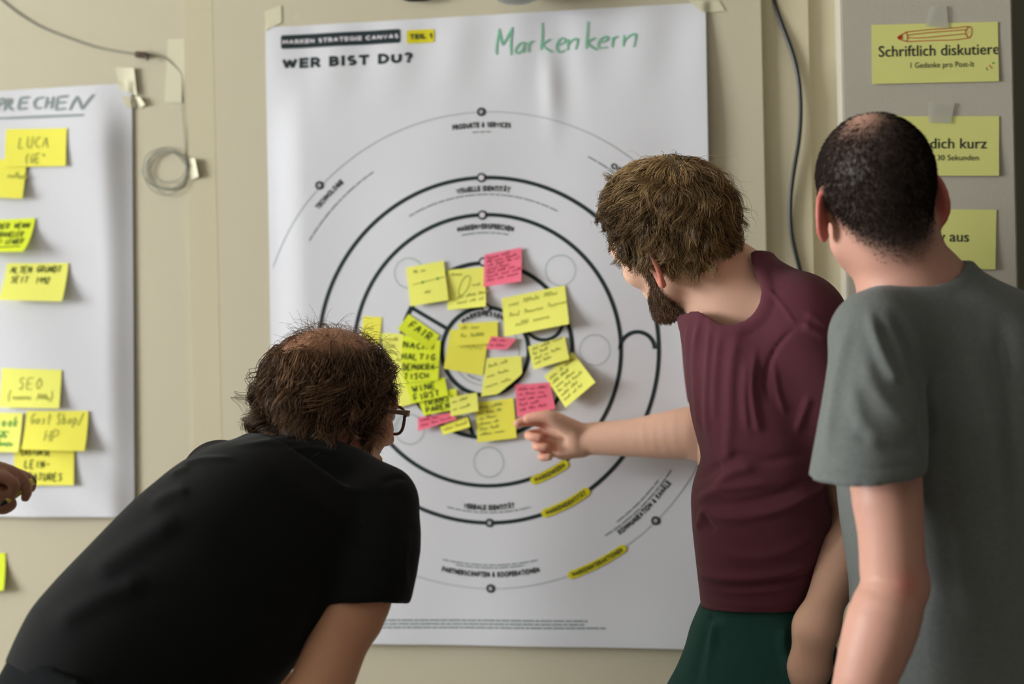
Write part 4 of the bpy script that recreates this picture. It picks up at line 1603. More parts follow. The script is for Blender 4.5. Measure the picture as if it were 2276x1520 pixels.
class Head:
    def __init__(self, px, py, d, yaw, pitch, roll, s):
        self.O, self.R, self.s = W(px, py, d), euler_m(yaw, pitch, roll), s

    def w(self, *p):
        return self.O + self.s * (self.R @ np.array(p, float))

    def loc(self, V):
        return (np.asarray(V, float) - self.O) @ self.R / self.s

    def to_world(self, L):
        return self.O + self.s * (L @ self.R.T)

    def sdf(self, P):
        p = ((P - V3(self.O)) @ self.R.astype(f32)) / f32(self.s)
        out = np.full(len(P), 1.0, f32)
        near = (np.abs(p) < .22).all(1)
        rest = ~near
        out[rest] = np.sqrt((p[rest] ** 2).sum(1)) - .16
        if near.any():
            out[near] = head_sdf(p[near])
        return out * f32(self.s)


def shirt_mesh(fn, cut, lo, hi, h, thick):
    """cloth shell of the outline fn, opened by the volumes in cut"""
    def g(P):
        s = fn(P)
        d = np.maximum(s, -(s + thick))
        for c in cut:
            d = np.maximum(d, -c(P))
        return d
    return surface(g, lo, hi, h)


def bounds(pts, pad):
    p = np.array(pts)
    return p.min(0) - pad, p.max(0) + pad


def legs(base, hip, lat, dep, left_foot, right_foot, r=(.095, .062, .055), knee_f=None):
    """trouser legs from the hips to the floor"""
    def fn(P):
        d = None
        for sgn, ft in ((-1, left_foot), (1, right_foot)):
            h_ = hip + lat * (.085 * sgn)
            kn = (h_ * 0.47 + np.asarray(ft) * 0.53)
            kn = kn + (knee_f if knee_f is not None else 0)
            e = chain(P, [(h_ - np.array([0, 0, .03]), r[0]), (kn, r[1]), (np.asarray(ft) + np.array([0, 0, .07]), r[2])], .02)
            d = e if d is None else smin(d, e, .02)
        return d
    return fn


def shoe(name, foot, fwd, parent, origin, material):
    fwd = np.asarray(fwd, float)
    fwd /= np.linalg.norm(fwd)
    ft = np.asarray(foot, float)

    def fn(P):
        d = flat(P, ft + fwd * -.055 + [0, 0, .035], ft + fwd * .15 + [0, 0, .030], .042, .044, (0, 0, 1), .85)
        d = smin(d, rc(P, ft + [0, 0, .05], ft + fwd * -.02 + [0, 0, .095], .048, .046), .03)
        return np.maximum(d, -(P[:, 2] - 0.002))
    lo, hi = ft - .22, ft + .22
    lo[2], hi[2] = -.012, .17
    V, F = surface(fn, lo, hi, .008)
    return big(name, V, F, material, parent, origin)

SKIN = dict(
    b=skin_mat('skin_warm', (238, 191, 165), (214, 116, 100), (120, 84, 62)),
    g=skin_mat('skin_pale', (202, 152, 133), (196, 98, 88), (50, 42, 37)),
    k=skin_mat('skin_tan', (206, 152, 120), (196, 110, 90), (84, 60, 44)),
    l=skin_mat('skin_brown', (150, 104, 84), (150, 84, 76), (60, 44, 36)),
)
HAIR = dict(
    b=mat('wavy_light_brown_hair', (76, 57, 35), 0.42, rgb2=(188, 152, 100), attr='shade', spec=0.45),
    beard=mat('brown_beard_hair', (66, 46, 32), 0.5, rgb2=(140, 104, 70), attr='shade', spec=0.35),
    k=mat('curly_dark_brown_hair', (40, 28, 20), 0.42, rgb2=(150, 110, 75), attr='shade', spec=0.45),
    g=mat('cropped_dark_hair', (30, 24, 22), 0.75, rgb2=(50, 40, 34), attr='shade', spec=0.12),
)
CLOTH = dict(
    burgundy=mat('burgundy_jersey', (98, 53, 63), 0.9, var=0.10, vscale=14, bump=0.25, bscale=900, bdist=0.0006, spec=0.12, sheen=0.08),
    green=mat('dark_green_twill', (42, 80, 74), 0.85, var=0.14, vscale=16, bump=0.25, bscale=900, bdist=0.0006, spec=0.15),
    black=mat('black_jersey', (17, 18, 18), 0.9, var=0.15, vscale=10, bump=0.2, bscale=900, bdist=0.0006, spec=0.12, sheen=0.08),
    blackt=mat('black_trousers', (14, 16, 18), 0.9, var=0.15, vscale=10, bump=0.2, bscale=900, bdist=0.0006, spec=0.12),
    grey=mat('grey_melange_jersey', (112, 116, 113), 0.9, rgb2=(92, 96, 94), vscale=160, bump=0.25, bscale=800, bdist=0.0006, spec=0.12, sheen=0.15),
    navy=mat('dark_blue_denim', (44, 52, 68), 0.9, var=0.15, vscale=20, bump=0.3, bscale=800, bdist=0.0006, spec=0.12),
    white=mat('off_white_cotton', (196, 192, 184), 0.9, var=0.06, vscale=10, bump=0.2, bscale=800, bdist=0.0006, spec=0.12),
    shoe=mat('dark_shoe_leather', (40, 36, 34), 0.5, var=0.2, vscale=30),
)
EYE = mat('eye_white', (225, 220, 214), 0.2, var=0.03, spec=0.5)
IRIS = mat('eye_iris', (60, 72, 70), 0.15, var=0.3, vscale=300, spec=0.6)


def eyes(H, parent, origin):
    for sgn in (-1, 1):
        c = H.w(sgn * .031, .0835, .0095)
        V, F = surface(lambda P: np.sqrt(((P - V3(c)) ** 2).sum(1)) - .0112, c - .014, c + .014, .0022)
        e = big('eye', V, F, EYE, parent, origin)
        c2 = H.w(sgn * .031, .0880, .0090)
        V, F = surface(lambda P: np.sqrt(((P - V3(c2)) ** 2).sum(1)) - .0072, c2 - .010, c2 + .010, .0016)
        big('iris', V, F, IRIS, e, origin)


def ear_mask(L):
    x = np.abs(L[:, 0])
    return sstep(.070, .080, x) * sstep(.062, .030, np.abs(L[:, 2])) * sstep(.03, .012, L[:, 1])


def person(name, base, label):
    o = empty(name, base)
    tag(o, label, 'person')
    return o


def add_hair(name, parts, material, parent, origin):
    """parts: list of (V, F, shade per vertex)"""
    Vs, Fs, Ss, n = [], [], [], 0
    for V, F, s in parts:
        Vs.append(V)
        Fs.append(F + n)
        Ss.append(s)
        n += len(V)
    return big(name, np.vstack(Vs), np.vstack(Fs), material, parent, origin, {'shade': np.concatenate(Ss)})


def strands_part(S, r0, r1, seed, lo=0.0, hi=1.0, bias=1.0):
    V, F = strand_mesh(S, r0, r1)
    rg = np.random.default_rng(seed)
    s = lo + (hi - lo) * rg.random(len(S)) ** bias
    return V, F, np.repeat(s, S.shape[1] * 3)


# ================================================================== person in burgundy, pointing
def person_burgundy():
    H = Head(1506, 541, 2.20, 50.0, -8.5, -29.0, 1.02)
    base = W(1690, 1450, 2.2)
    base[2] = 0.0
    root = person('person', base, 'bearded person in a burgundy T-shirt leaning in and pointing at the poster notes')
    nb = W(1634, 655, 2.22)
    hand_d = 2.575

    # --- torso outline for the shirt
    left = [(1650, 575), (1600, 610), (1556, 655), (1526, 692), (1523, 760), (1531, 900), (1541, 950), (1553, 985), (1556, 1030), (1537, 1080),
            (1534, 1110), (1537, 1180), (1547, 1260), (1552, 1300), (1557, 1345), (1560, 1400)]
    right = [(1700, 570), (1750, 605), (1795, 650), (1815, 700), (1826, 800), (1826, 900), (1836, 1000), (1846, 1060), (1855, 1128),
             (1846, 1180), (1832, 1250), (1814, 1310), (1796, 1360), (1795, 1400)]
    lf = Loft(W(1690, 1400, 2.20), W(1670, 570, 2.22), left, right,
              [(0, .122), (.25, .122), (.45, .125), (.7, .128), (.85, .115), (.94, .085), (1.0, .055)])
    sh_l, el_l = W(1790, 735, 2.13), W(1908, 1130, 2.17)
    sl_end = sh_l + (el_l - sh_l) * 0.80
    sh_r, el_r = W(1602, 752, 2.39), W(1618, 966, 2.485)
    slr_end = sh_r + (el_r - sh_r) * 0.75

    def outline(P):
        d = lf(P)
        d = smin(d, rc(P, nb + [0, 0, -.03], W(1775, 690, 2.14), .075, .055), .05)
        d = smin(d, chain(P, [(sh_l, .066), (sh_l + (el_l - sh_l) * .4, .068), (sl_end + (el_l - sh_l) * .1, .066)], .02), .035)
        d = smin(d, rc(P, sh_r, slr_end + (el_r - sh_r) * .1, .066, .064), .04)
        na = np.sqrt(((P - V3(nb)) ** 2).sum(1))
        return d

    ax0, ax1 = W(1668, 700, 2.25), W(1545, 575, 2.185)
    nc0, nc1 = W(1622, 652, 1.95), W(1622, 652, 2.22)
    neck_cut = lambda P: smin(rc(P, ax0, ax1, .074, .078), rc(P, nc0, nc1, .046, .046), .03)

    def outline2(P):                          # ribbed collar stands a little proud
        d = outline(P)
        c = neck_cut(P)
        return d - .0035 * np.clip(1 - np.abs(c - .008) / .011, 0, 1) ** 0.5

    hem = lambda P: (P - V3(W(1690, 1361, 2.09))) @ V3((0.0, 0.10, 1.0))
    cuts = [neck_cut, hem_cut(hem),
            lambda P: np.maximum(rc(P, sl_end, sl_end + (el_l - sh_l) * .3, .075, .075), .004 - lf(P)),
            lambda P: np.maximum(rc(P, slr_end + (el_r - sh_r) * .05, slr_end + (el_r - sh_r) * .4, .075, .075), .004 - lf(P))]
    lo, hi = bounds([W(1500, 1400, 2.0), W(1960, 540, 2.0), W(1500, 1400, 2.5), W(1960, 540, 2.5)], .03)
    V, F = shirt_mesh(outline2, cuts, lo, hi, .0032, .008)
    V = relax(V, F, 2)
    fl = [
        ([(1530, 720), (1528, 800), (1535, 900)], .004, 6), ([(1556, 700), (1545, 790), (1548, 900), (1556, 960)], .005, 7),
        ([(1580, 715), (1574, 800), (1570, 900), (1574, 980)], .004, 7), ([(1600, 735), (1590, 840), (1588, 940)], .003, 8),
        ([(1640, 730), (1625, 830), (1622, 950), (1615, 1010)], .004, 12), ([(1678, 780), (1672, 860), (1680, 930), (1690, 960)], .006, 8),
        ([(1660, 800), (1655, 880), (1662, 960)], .005, 9),
        ([(1598, 1030), (1618, 1015), (1622, 1000)], .006, 10), ([(1560, 1060), (1590, 1040), (1640, 1010), (1700, 1025), (1790, 1010)], -.005, 10),
        ([(1545, 1118), (1590, 1092), (1650, 1080), (1720, 1075)], .006, 10), ([(1590, 1085), (1630, 1050), (1680, 1035)], .006, 11),
        ([(1550, 1140), (1640, 1150), (1740, 1130), (1810, 1095), (1845, 1070)], .007, 11),
        ([(1570, 1118), (1650, 1118), (1740, 1095), (1800, 1060)], -.005, 10),
        ([(1560, 1140), (1572, 1165), (1588, 1180)], -.006, 8), ([(1548, 1180), (1560, 1150), (1566, 1130)], .005, 7),
        ([(1545, 1270), (1600, 1285), (1680, 1285), (1760, 1272), (1810, 1240)], .008, 11),
        ([(1550, 1290), (1620, 1300), (1700, 1297), (1800, 1275)], -.007, 7),
        ([(1560, 1300), (1630, 1315), (1700, 1312), (1760, 1305)], .005, 9),
        ([(1600, 1225), (1680, 1240), (1770, 1215), (1830, 1165)], .005, 14),
        ([(1705, 640), (1740, 680), (1770, 725)], .0025, 4), ([(1770, 728), (1735, 760), (1712, 800), (1700, 850), (1710, 890)], -.004, 5),
        ([(1782, 722), (1810, 735), (1845, 752)], .006, 8), ([(1790, 700), (1815, 710), (1850, 735)], .004, 7),
        ([(1720, 810), (1728, 870), (1745, 920)], .003, 6), ([(1770, 960), (1785, 920), (1800, 880)], .004, 8),
        ([(1560, 1337), (1620, 1352), (1700, 1357), (1785, 1354)], -.0018, 4),
    ]
    V = fold_noise(V, F, .0012, 38, 3)
    V = folds(V, F, fl)
    V = relax(V, F, 1, .4)
    big('t_shirt', V, F, CLOTH['burgundy'], root, base)

    # --- trousers
    tl = [(1575, 1300), (1557, 1340), (1531, 1400), (1517, 1460), (1513, 1520), (1516, 1600), (1530, 1680)]
    tr_ = [(1800, 1300), (1812, 1340), (1850, 1410), (1866, 1470), (1872, 1520), (1870, 1600), (1850, 1680)]
    lt = Loft(W(1690, 1680, 2.20), W(1690, 1300, 2.20), tl, tr_, [(0, .12), (.5, .125), (.8, .112), (1, .105)])
    hip = W(1690, 1560, 2.2)
    lat = np.array([.75, .66, 0])
    lat /= np.linalg.norm(lat)
    fwd = np.array([-.66, .75, 0])
    fl_, fr_ = hip - lat * .12, hip + lat * .12
    fl_[2] = fr_[2] = 0.02
    lg = legs(base, hip, lat, fwd, fl_, fr_, (.098, .07, .062))

    def tro(P):
        d = smin(lt(P), lg(P), .05)
        top = (P - V3(W(1690, 1322, 2.2))) @ V3((0, 0, 1.0))
        d = np.maximum(d, top)
        return np.maximum(d, -(P[:, 2] - .03))
    lo, hi = bounds([hip - .3, hip + .3, fl_, fr_], .1)
    lo[2], hi[2] = -.01, W(1690, 1300, 2.2)[2] + .03
    V, F = surface(tro, lo, hi, .0065)
    V = relax(V, F, 2)
    V = folds(V, F, [([(1596, 1350), (1585, 1420), (1568, 1520)], .004, 5), ([(1575, 1355), (1570, 1400), (1552, 1470), (1548, 1520)], -.005, 9),
                     ([(1744, 1385), (1738, 1420), (1744, 1455), (1756, 1495), (1776, 1540)], .012, 7),
                     ([(1620, 1380), (1590, 1400), (1580, 1440)], .004, 10), ([(1570, 1365), (1590, 1375), (1600, 1372)], -.005, 8)])
    big('trousers', V, F, CLOTH['green'], root, base)
    for ft in (fl_, fr_):
        shoe('shoe', ft * [1, 1, 0], fwd, root, base, CLOTH['shoe'])

    # --- body
    hz = hand_d
    wr = W(1300, 975, hz)
    fing = [
        [(W(1224, 941, hz + .012), .0105), (W(1186, 936, hz + .008), .0098), (W(1164, 937, hz + .006), .0092), (W(1151, 941, hz + .003), .0082)],
        [(W(1228, 960, hz + .018), .0102), (W(1180, 966, hz + .016), .0092), (W(1180, 970, hz - .008), .0086), (W(1200, 972, hz - .018), .0080)],
        [(W(1234, 982, hz + .018), .0100), (W(1196, 988, hz + .014), .0090), (W(1196, 993, hz - .010), .0085), (W(1213, 993, hz - .018), .0078)],
        [(W(1244, 1002, hz + .014), .0092), (W(1208, 1012, hz + .008), .0084), (W(1206, 1016, hz - .010), .0078), (W(1220, 1016, hz - .017), .0072)],
    ]
    thumb = [(W(1276, 955, hz - .012), .0175), (W(1228, 929, hz - .022), .0135), (W(1200, 926, hz - .020), .0108), (W(1173, 930, hz - .014), .0090)]
    head_low = H.w(0, -.030, -.03)

    def body(P):
        d = H.sdf(P)
        nk = rc(P, H.w(0, -.030, .0), nb, .054, .062)
        nk = smin(nk, rc(P, H.w(0, .015, -.065), nb + (W(1590, 690, 2.20) - nb) * .6, .040, .050), .03)
        d = smin(d, nk, .022)
        d = smin(d, rc(P, nb, W(1745, 700, 2.16), .060, .045), .04)
        d = smin(d, rc(P, nb, W(1690, 1000, 2.21), .062, .09), .03)
        d = smin(d, rc(P, W(1690, 1000, 2.21), W(1690, 1500, 2.2), .09, .09), .03)
        # left arm, hand in the pocket
        la = chain(P, [(sh_l, .050), (sh_l + (el_l - sh_l) * .5, .047), (el_l, .045), (W(1884, 1225, 2.13), .0415), (W(1839, 1328, 2.075), .029), (W(1815, 1390, 2.05), .029)], .015)
        la = smin(la, flat(P, W(1814, 1395, 2.05), W(1800, 1480, 2.065), .030, .031, c_fw, .7), .02)
        la = smin(la, rc(P, W(1798, 1480, 2.08), W(1785, 1550, 2.10), .026, .026), .02)
        d = smin(d, la, .02)
        # right arm, reaching for the poster
        ra = chain(P, [(sh_r, .048), (el_r, .046), (W(1540, 962, 2.505), .0468), (W(1470, 968, 2.525), .0408), (W(1400, 973, 2.545), .0335), (wr, .0285), (W(1280, 976, hz), .027)], .012)
        d = smin(d, ra, .02)
        pm = None
        for fg in fing:
            e = rc(P, W(1283, 980, hz), fg[0][0], .017, .0125)
            pm = e if pm is None else smin(pm, e, .010)
        pm = smin(pm, rc(P, W(1290, 996, hz - .004), W(1248, 1006, hz - .004), .0175, .0130), .010)
        fs = None
        for fg in fing:
            e = chain(P, fg, .003)
            fs = e if fs is None else np.minimum(fs, e)
        hd = smin(pm, fs, .006)
        hd = smin(hd, chain(P, thumb, .006), .006)
        return smin(d, hd, .010)

    lo, hi = bounds([W(1130, 1040, 2.55), W(1330, 330, 2.1), W(1930, 1570, 2.0), W(1930, 1570, 2.5), W(1140, 330, 2.62)], .02)
    hi[1] = min(hi[1], -.002)
    V, F = surface(body, lo, hi, .0032)
    V = relax(V, F, 1, .4)
    L = H.loc(V)
    ears = ear_mask(L)
    N = normals(V, F)
    near = (np.abs(L) < .2).all(1)
    beard = near * sstep(.004, .014, L[:, 1]) * sstep(.004, -.012, L[:, 2] + .012 + .85 * (L[:, 1] - .010)) * sstep(-.122, -.110, L[:, 2])
    beard = np.maximum(beard, near * sstep(.055, .062, np.abs(L[:, 0])) * sstep(.008, .014, L[:, 1]) * sstep(.034, .028, L[:, 1]) * sstep(.03, .01, L[:, 2]) * (L[:, 2] > -.06))
    beard *= (1 - ears)
    hx, hy, hz2 = to_px(V)[0], to_px(V)[1], None
    knuck = ((hx < 1215) & (hy > 880) & (hy < 1050)) * .35
    scalp = near * hair_mask_b(L)
    big('body', V, F, SKIN['b'], root, base, {'red': np.clip(ears * .75 + knuck, 0, 1), 'stub': np.clip(beard * .6 + scalp * .7, 0, 1)})
    eyes(H, root, base)

    # --- beard
    P0, N0 = sample_on(V, F, N, np.where(beard > .25, beard, 0), 8000, 5)
    l0, n0 = H.loc(P0), N0 @ H.R
    D0 = n0 * .8 + np.array([0, .25, -.75])
    rg = np.random.default_rng(8)
    S = grow(l0 - n0 * .001, D0 + rg.normal(0, .25, D0.shape), rg.uniform(.007, .013, len(l0)), 3, [], lambda p: np.tile([0, .1, -1.0], (len(p), 1)), .0006, 3, 400, 3)
    add_hair('beard', [strands_part(H.to_world(S), .00042, .0002, 4, 0, .9, 1.3)], HAIR['beard'], root, base)
    # eyelashes and brow
    S = []
    for sgn in (-1, 1):
        for t in np.linspace(-.013, .015, 16):
            p = np.array([sgn * (.031 + t), .0925 - 12 * t * t - .1 * abs(t), .012])
            S.append([p, p + [sgn * .003, .006, -.001], p + [sgn * .006, .010, .001]])
        for t in np.linspace(0, 1, 70):
            p = np.array([sgn * (.012 + .040 * t), .1005 - .018 * t ** 1.6, .031 + .004 * math.sin(t * 3) + rg.uniform(-.003, .003)])
            S.append([p, p + [sgn * .004, .001, .001], p + [sgn * .008, -.001, .0005]])
    add_hair('lashes_and_brows', [strands_part(H.to_world(np.array(S)), .00035, .00015, 6, 0, .4)], HAIR['beard'], root, base)['kind'] = 'stuff'

    # --- hair
    hm = near * hair_mask_b(L)
    coll = [(np.array([0, -.004, .042]), np.array([.079, .102, .088]))]
    g_loc = H.R.T @ np.array([0, 0, -1.0])
    whorl = np.array([.008, -.060, .112])

    def pull(P):
        c = coll[0][0]
        n = (P - c) / coll[0][1] ** 2
        n /= np.linalg.norm(n, axis=1)[:, None] + 1e-9
        w = P - whorl
        w -= (w * n).sum(1)[:, None] * n
        w /= np.linalg.norm(w, axis=1)[:, None] + 1e-9
        front = sstep(-.05, .05, P[:, 1])[:, None]
        dirn = w + front * np.array([-.70, -.25, .10]) + .30 * np.array([0, 0, -1.0]) * (1 - .8 * front) + .15 * g_loc
        low = sstep(.02, -.05, P[:, 2])[:, None]
        dirn = dirn + low * n * .55
        return dirn / (np.linalg.norm(dirn, axis=1)[:, None] + 1e-9)

    parts = []
    for n_, ln, amp, r_, seed, hi_, gp in ((5200, (.034, .054), .0036, .00058, 11, .7, .003), (3800, (.042, .064), .0056, .00050, 12, 1.0, .008),
                                           (160, (.045, .075), .006, .00030, 13, .8, .012)):
        P0, N0 = sample_on(V, F, N, np.where(hm > .3, hm, 0), n_, seed)
        l0, n0 = H.loc(P0), N0 @ H.R
        rg = np.random.default_rng(seed)
        ln_ = rg.uniform(*ln, n_)
        side = sstep(.05, -.03, l0[:, 2])
        ln_ = ln_ * (1 - .42 * side) * (1 - .70 * sstep(.0, .05, l0[:, 1])) * (1 - .5 * sstep(.055, .068, np.abs(l0[:, 0])) * sstep(.045, .02, l0[:, 2]) * (l0[:, 1] > -.035))
        nearw = sstep(.030, .012, np.linalg.norm(l0 - whorl, axis=1))[:, None]
        D0 = n0 * (.25 if gp < .005 else .40) * (1 - .8 * nearw) + pull(l0) * .9 + nearw * rg.normal(0, .6, l0.shape) * np.array([1, 1, .1])
        S = grow(l0, D0, ln_, 9, [(coll[0][0], coll[0][1] + gp * .5)], pull, amp, 6.5, 150, seed, stiff=.72, wob=.7, gap=gp * .5, lock=.75)
        ax_ = np.abs(S[..., 0])
        fz = (S[..., 1] > .036) & (S[..., 2] < .076) & (ax_ < .050)                    # swept clear of the forehead
        S[..., 2] = np.where(fz, .076 + .008 * rg.random((len(S), 1)) + .15 * (S[..., 2] - .076), S[..., 2])
        S[..., 1] = np.where(fz, S[..., 1] + .003, S[..., 1])
        lim = .044 + .006 * rg.random((len(S), 1))
        tz = (ax_ >= .050) & (S[..., 2] < .072) & (S[..., 1] > lim)                    # and of the temples
        S[..., 1] = np.where(tz, lim + .1 * (S[..., 1] - lim), S[..., 1])
        parts.append(strands_part(H.to_world(S), r_, r_ * .35, seed, 0, hi_, 1.4))
    # dense under-layer
    def cap(P):
        p = ((P - V3(H.O)) @ H.R.astype(f32)) / f32(H.s)
        e = ell(p, (0, -.006, .044), (.0795, .102, .088))
        lim = hair_line_b(p)
        return smax(e, -lim * .6, .006) * f32(H.s)
    c0, c1 = H.O - .17, H.O + .17
    Vc, Fc = surface(cap, c0, c1, .005)
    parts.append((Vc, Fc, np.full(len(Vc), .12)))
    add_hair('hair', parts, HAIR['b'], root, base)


def hem_cut(h):
    return lambda P: h(P)


def hair_line_b(p):
    """> 0 where hair grows (head coordinates)"""
    x, y, z = np.abs(p[:, 0]), p[:, 1], p[:, 2]
    front = (.080 - .35 * np.maximum(0, x - .03)) + 0 * z          # forehead line height
    side = np.where(y > .02, z - (front - .062 * sstep(.045, .070, x) * sstep(.055, .035, y)), z - (-.012 + .35 * np.minimum(0, y + .01)) - .030 * sstep(-.035, .0, y))
    return np.where(y > .02, side, side) 


def hair_mask_b(L):
    return sstep(-.004, .008, hair_line_b(L)) * sstep(.085, .075, np.abs(L[:, 0]))


person_burgundy()


# ================================================================== person in grey, seen from behind
def person_grey():
    H = Head(1952, 458, 1.92, 9.0, 7.0, -7.5, 0.995)
    base = W(2120, 1500, 1.97)
    base[2] = 0.0
    root = person('person', base, 'person with cropped dark hair and grey T-shirt seen from behind')
    nb = W(2036, 665, 1.945)
    left = [(2060, 585), (2000, 625), (1945, 665), (1905, 700), (1880, 740), (1866, 800), (1856, 900), (1850, 1000), (1851, 1060), (1860, 1150),
            (1876, 1250), (1886, 1300), (1890, 1400), (1892, 1520), (1895, 1720)]
    right = [(2150, 585), (2215, 632), (2290, 672), (2350, 720), (2400, 800), (2412, 900), (2410, 1060), (2395, 1250), (2385, 1520), (2390, 1720)]
    lf = Loft(W(2130, 1700, 1.965), W(2100, 590, 1.955), left, right,
              [(0, .125), (.4, .125), (.7, .13), (.86, .12), (.94, .09), (1, .05)])
    sh, el = W(1952, 765, 1.86), W(1984, 1270, 1.80)
    s1 = W(1930, 1052, 1.80)
    shr, elr = W(2440, 780, 1.98), W(2480, 1250, 1.96)
    s2 = shr + (elr - shr) * .6

    def outline(P):
        d = lf(P)
        d = smin(d, rc(P, nb + [0, 0, -.04], W(1950, 735, 1.88), .070, .056), .05)
        d = smin(d, rc(P, nb + [0, 0, -.04], W(2400, 760, 1.98), .070, .056), .05)
        d = smin(d, chain(P, [(sh, .060), (W(1942, 900, 1.83), .0655), (s1 + (s1 - sh) * .15, .074)]), .030)
        d = smin(d, rc(P, shr, s2 + (s2 - shr) * .2, .062, .068), .03)
        return d

    ax0, ax1 = W(2066, 720, 1.965), W(1990, 520, 1.92)
    neck_cut = lambda P: rc(P, ax0, ax1, .070, .074)

    def outline2(P):
        c = neck_cut(P)
        return outline(P) - .002 * np.clip(1 - np.abs(c - .008) / .011, 0, 1) ** .5

    hz = W(2130, 1640, 1.98)[2]
    adir = (s1 - sh) / np.linalg.norm(s1 - sh)
    hem_p = W(1925, 1052, 1.80)
    def sleeve_cut(P):
        near = np.maximum(rc(P, s1 - adir * .02, s1 + adir * .2, .10, .10), .004 - lf(P))
        return np.maximum(near, -((P - V3(hem_p)) @ V3((0.02, .10, -1.0))))
    cuts = [neck_cut, lambda P: P[:, 2] - hz, sleeve_cut,
            lambda P: rc(P, s2 + (s2 - shr) * .25, s2 + (s2 - shr) * .6, .085, .085)]
    lo, hi = bounds([W(1790, 1690, 1.7), W(2530, 570, 1.7), W(1790, 1690, 2.13), W(2530, 570, 2.13)], .02)
    V, F = shirt_mesh(outline2, cuts, lo, hi, .0034, .0085)
    V = relax(V, F, 2)
    V = fold_noise(V, F, .0020, 24, 9)
    V = folds(V, F, [
        ([(1930, 690), (1950, 760), (1975, 820), (2000, 850)], .006, 12), ([(1890, 720), (1868, 800), (1850, 900), (1835, 1020)], .004, 12),
        ([(1955, 715), (1985, 770), (2010, 830), (2030, 850)], -.006, 12), ([(1990, 700), (2030, 780), (2060, 900), (2062, 1000)], -.010, 14),
        ([(1920, 780), (1940, 860), (1990, 920), (2040, 960)], .004, 18), ([(1900, 850), (1910, 930), (1960, 1000)], .004, 18),
        ([(1900, 960), (1960, 985), (2040, 1000)], -.004, 16), ([(1810, 1030), (1900, 1044), (2040, 1034)], -.0015, 6),
        ([(2140, 720), (2190, 900), (2220, 1100), (2230, 1300)], .006, 25), ([(2220, 700), (2250, 900), (2262, 1150)], -.006, 22),
        ([(2100, 900), (2110, 1100), (2130, 1400)], -.004, 26)])
    V = relax(V, F, 1, .4)
    big('t_shirt', V, F, CLOTH['grey'], root, base)

    hip = W(2130, 1640, 1.98)
    hip[2] = .93
    lat = np.array([.93, .36, 0])
    fwd = np.array([-.36, .93, 0])
    fl_, fr_ = hip - lat * .12, hip + lat * .12
    fl_[2] = fr_[2] = .02
    lg = legs(base, hip, lat, fwd, fl_, fr_, (.098, .07, .062))

    def tro(P):
        d = smin(flat(P, hip + [0, 0, .0], hip + [0, 0, .12], .165, .150, fwd, .72), lg(P), .05)
        d = np.maximum(d, P[:, 2] - (hz + .05))
        return np.maximum(d, -(P[:, 2] - .03))
    lo, hi = bounds([hip - .25, hip + .25, fl_, fr_], .08)
    lo[2], hi[2] = -.01, hz + .08
    V, F = surface(tro, lo, hi, .009)
    big('trousers', V, F, CLOTH['navy'], root, base)
    for ft in (fl_, fr_):
        shoe('shoe', ft * [1, 1, 0], fwd, root, base, CLOTH['shoe'])

    wr_l, wr_r = W(1885, 1630, 1.80), W(2470, 1600, 1.96)

    def body(P):
        d = H.sdf(P)
        nk = rc(P, H.w(0, -.026, .01), nb, .053, .057)
        nk = smin(nk, rc(P, H.w(0, .0, -.05), nb + H.R @ np.array([0, .03, 0]), .046, .050), .03)
        d = smin(d, nk, .022)
        d = smin(d, rc(P, nb, W(1975, 735, 1.90), .056, .040), .04)
        d = smin(d, rc(P, nb, W(2300, 740, 1.98), .056, .045), .04)
        d = smin(d, rc(P, nb, W(2150, 1300, 1.98), .06, .085), .03)
        d = smin(d, rc(P, W(2150, 1300, 1.98), hip, .085, .09), .03)
        a = chain(P, [(sh, .048), (W(1968, 1060, 1.81), .0455), (W(1980, 1180, 1.80), .0415), (el, .0410), (W(1985, 1310, 1.795), .0405),
                      (W(1962, 1385, 1.79), .0460), (W(1925, 1500, 1.79), .0395), (wr_l, .0290)])
        a = smin(a, np.sqrt(((P - V3(W(2018, 1300, 1.80))) ** 2).sum(1)) - .024, .02)
        d = smin(d, a, .006)
        d = smin(d, hand_generic(P, wr_l, wr_l - W(1925, 1500, 1.79), (.9, .1, 0), (-.3, 1, 0)), .012)
        b = chain(P, [(shr, .048), (elr, .042), (wr_r, .029)])
        d = smin(d, b, .02)
        return smin(d, hand_generic(P, wr_r, wr_r - elr, (-1, 0, 0), (-.3, 1, 0)), .012)

    lo, hi = bounds([W(1790, 225, 1.75), W(2560, 1980, 1.75), W(1790, 225, 2.08), W(2560, 1980, 2.08)], .02)
    V, F = surface(body, lo, hi, .0036)
    V = relax(V, F, 1, .4)
    N = normals(V, F)
    L = H.loc(V)
    near = (np.abs(L) < .2).all(1)
    ears = ear_mask(L)
    x, y = to_px(V)
    line = hair_line_g(L)
    spot = np.exp(-(((L[:, 0] + .012) / .026) ** 2 + ((L[:, 1] + .030) / .030) ** 2)) * (L[:, 2] > .06)
    dens = near * sstep(-.020, .040, line) * (1 - .85 * spot) * (1 - ears)
    elbow = np.exp(-(((x - 2015) / 28) ** 2 + ((y - 1300) / 32) ** 2)) * .55
    big('body', V, F, SKIN['g'], root, base, {'red': np.clip(ears * .8 + elbow, 0, 1), 'stub': np.clip(dens * .95, 0, 1)})
    eyes(H, root, base)
    P0, N0 = sample_on(V, F, N, dens * (.15 + .85 * dens), 17000, 3)
    l0, n0 = H.loc(P0), N0 @ H.R
    rg = np.random.default_rng(4)
    ln = rg.uniform(.004, .009, len(l0)) * (.5 + .5 * sstep(-.05, .03, l0[:, 2]))
    w = l0 - np.array([0, -.045, .12])
    D0 = n0 * .75 + w / np.linalg.norm(w, axis=1)[:, None] * .6 + np.array([0, .1, -.1])
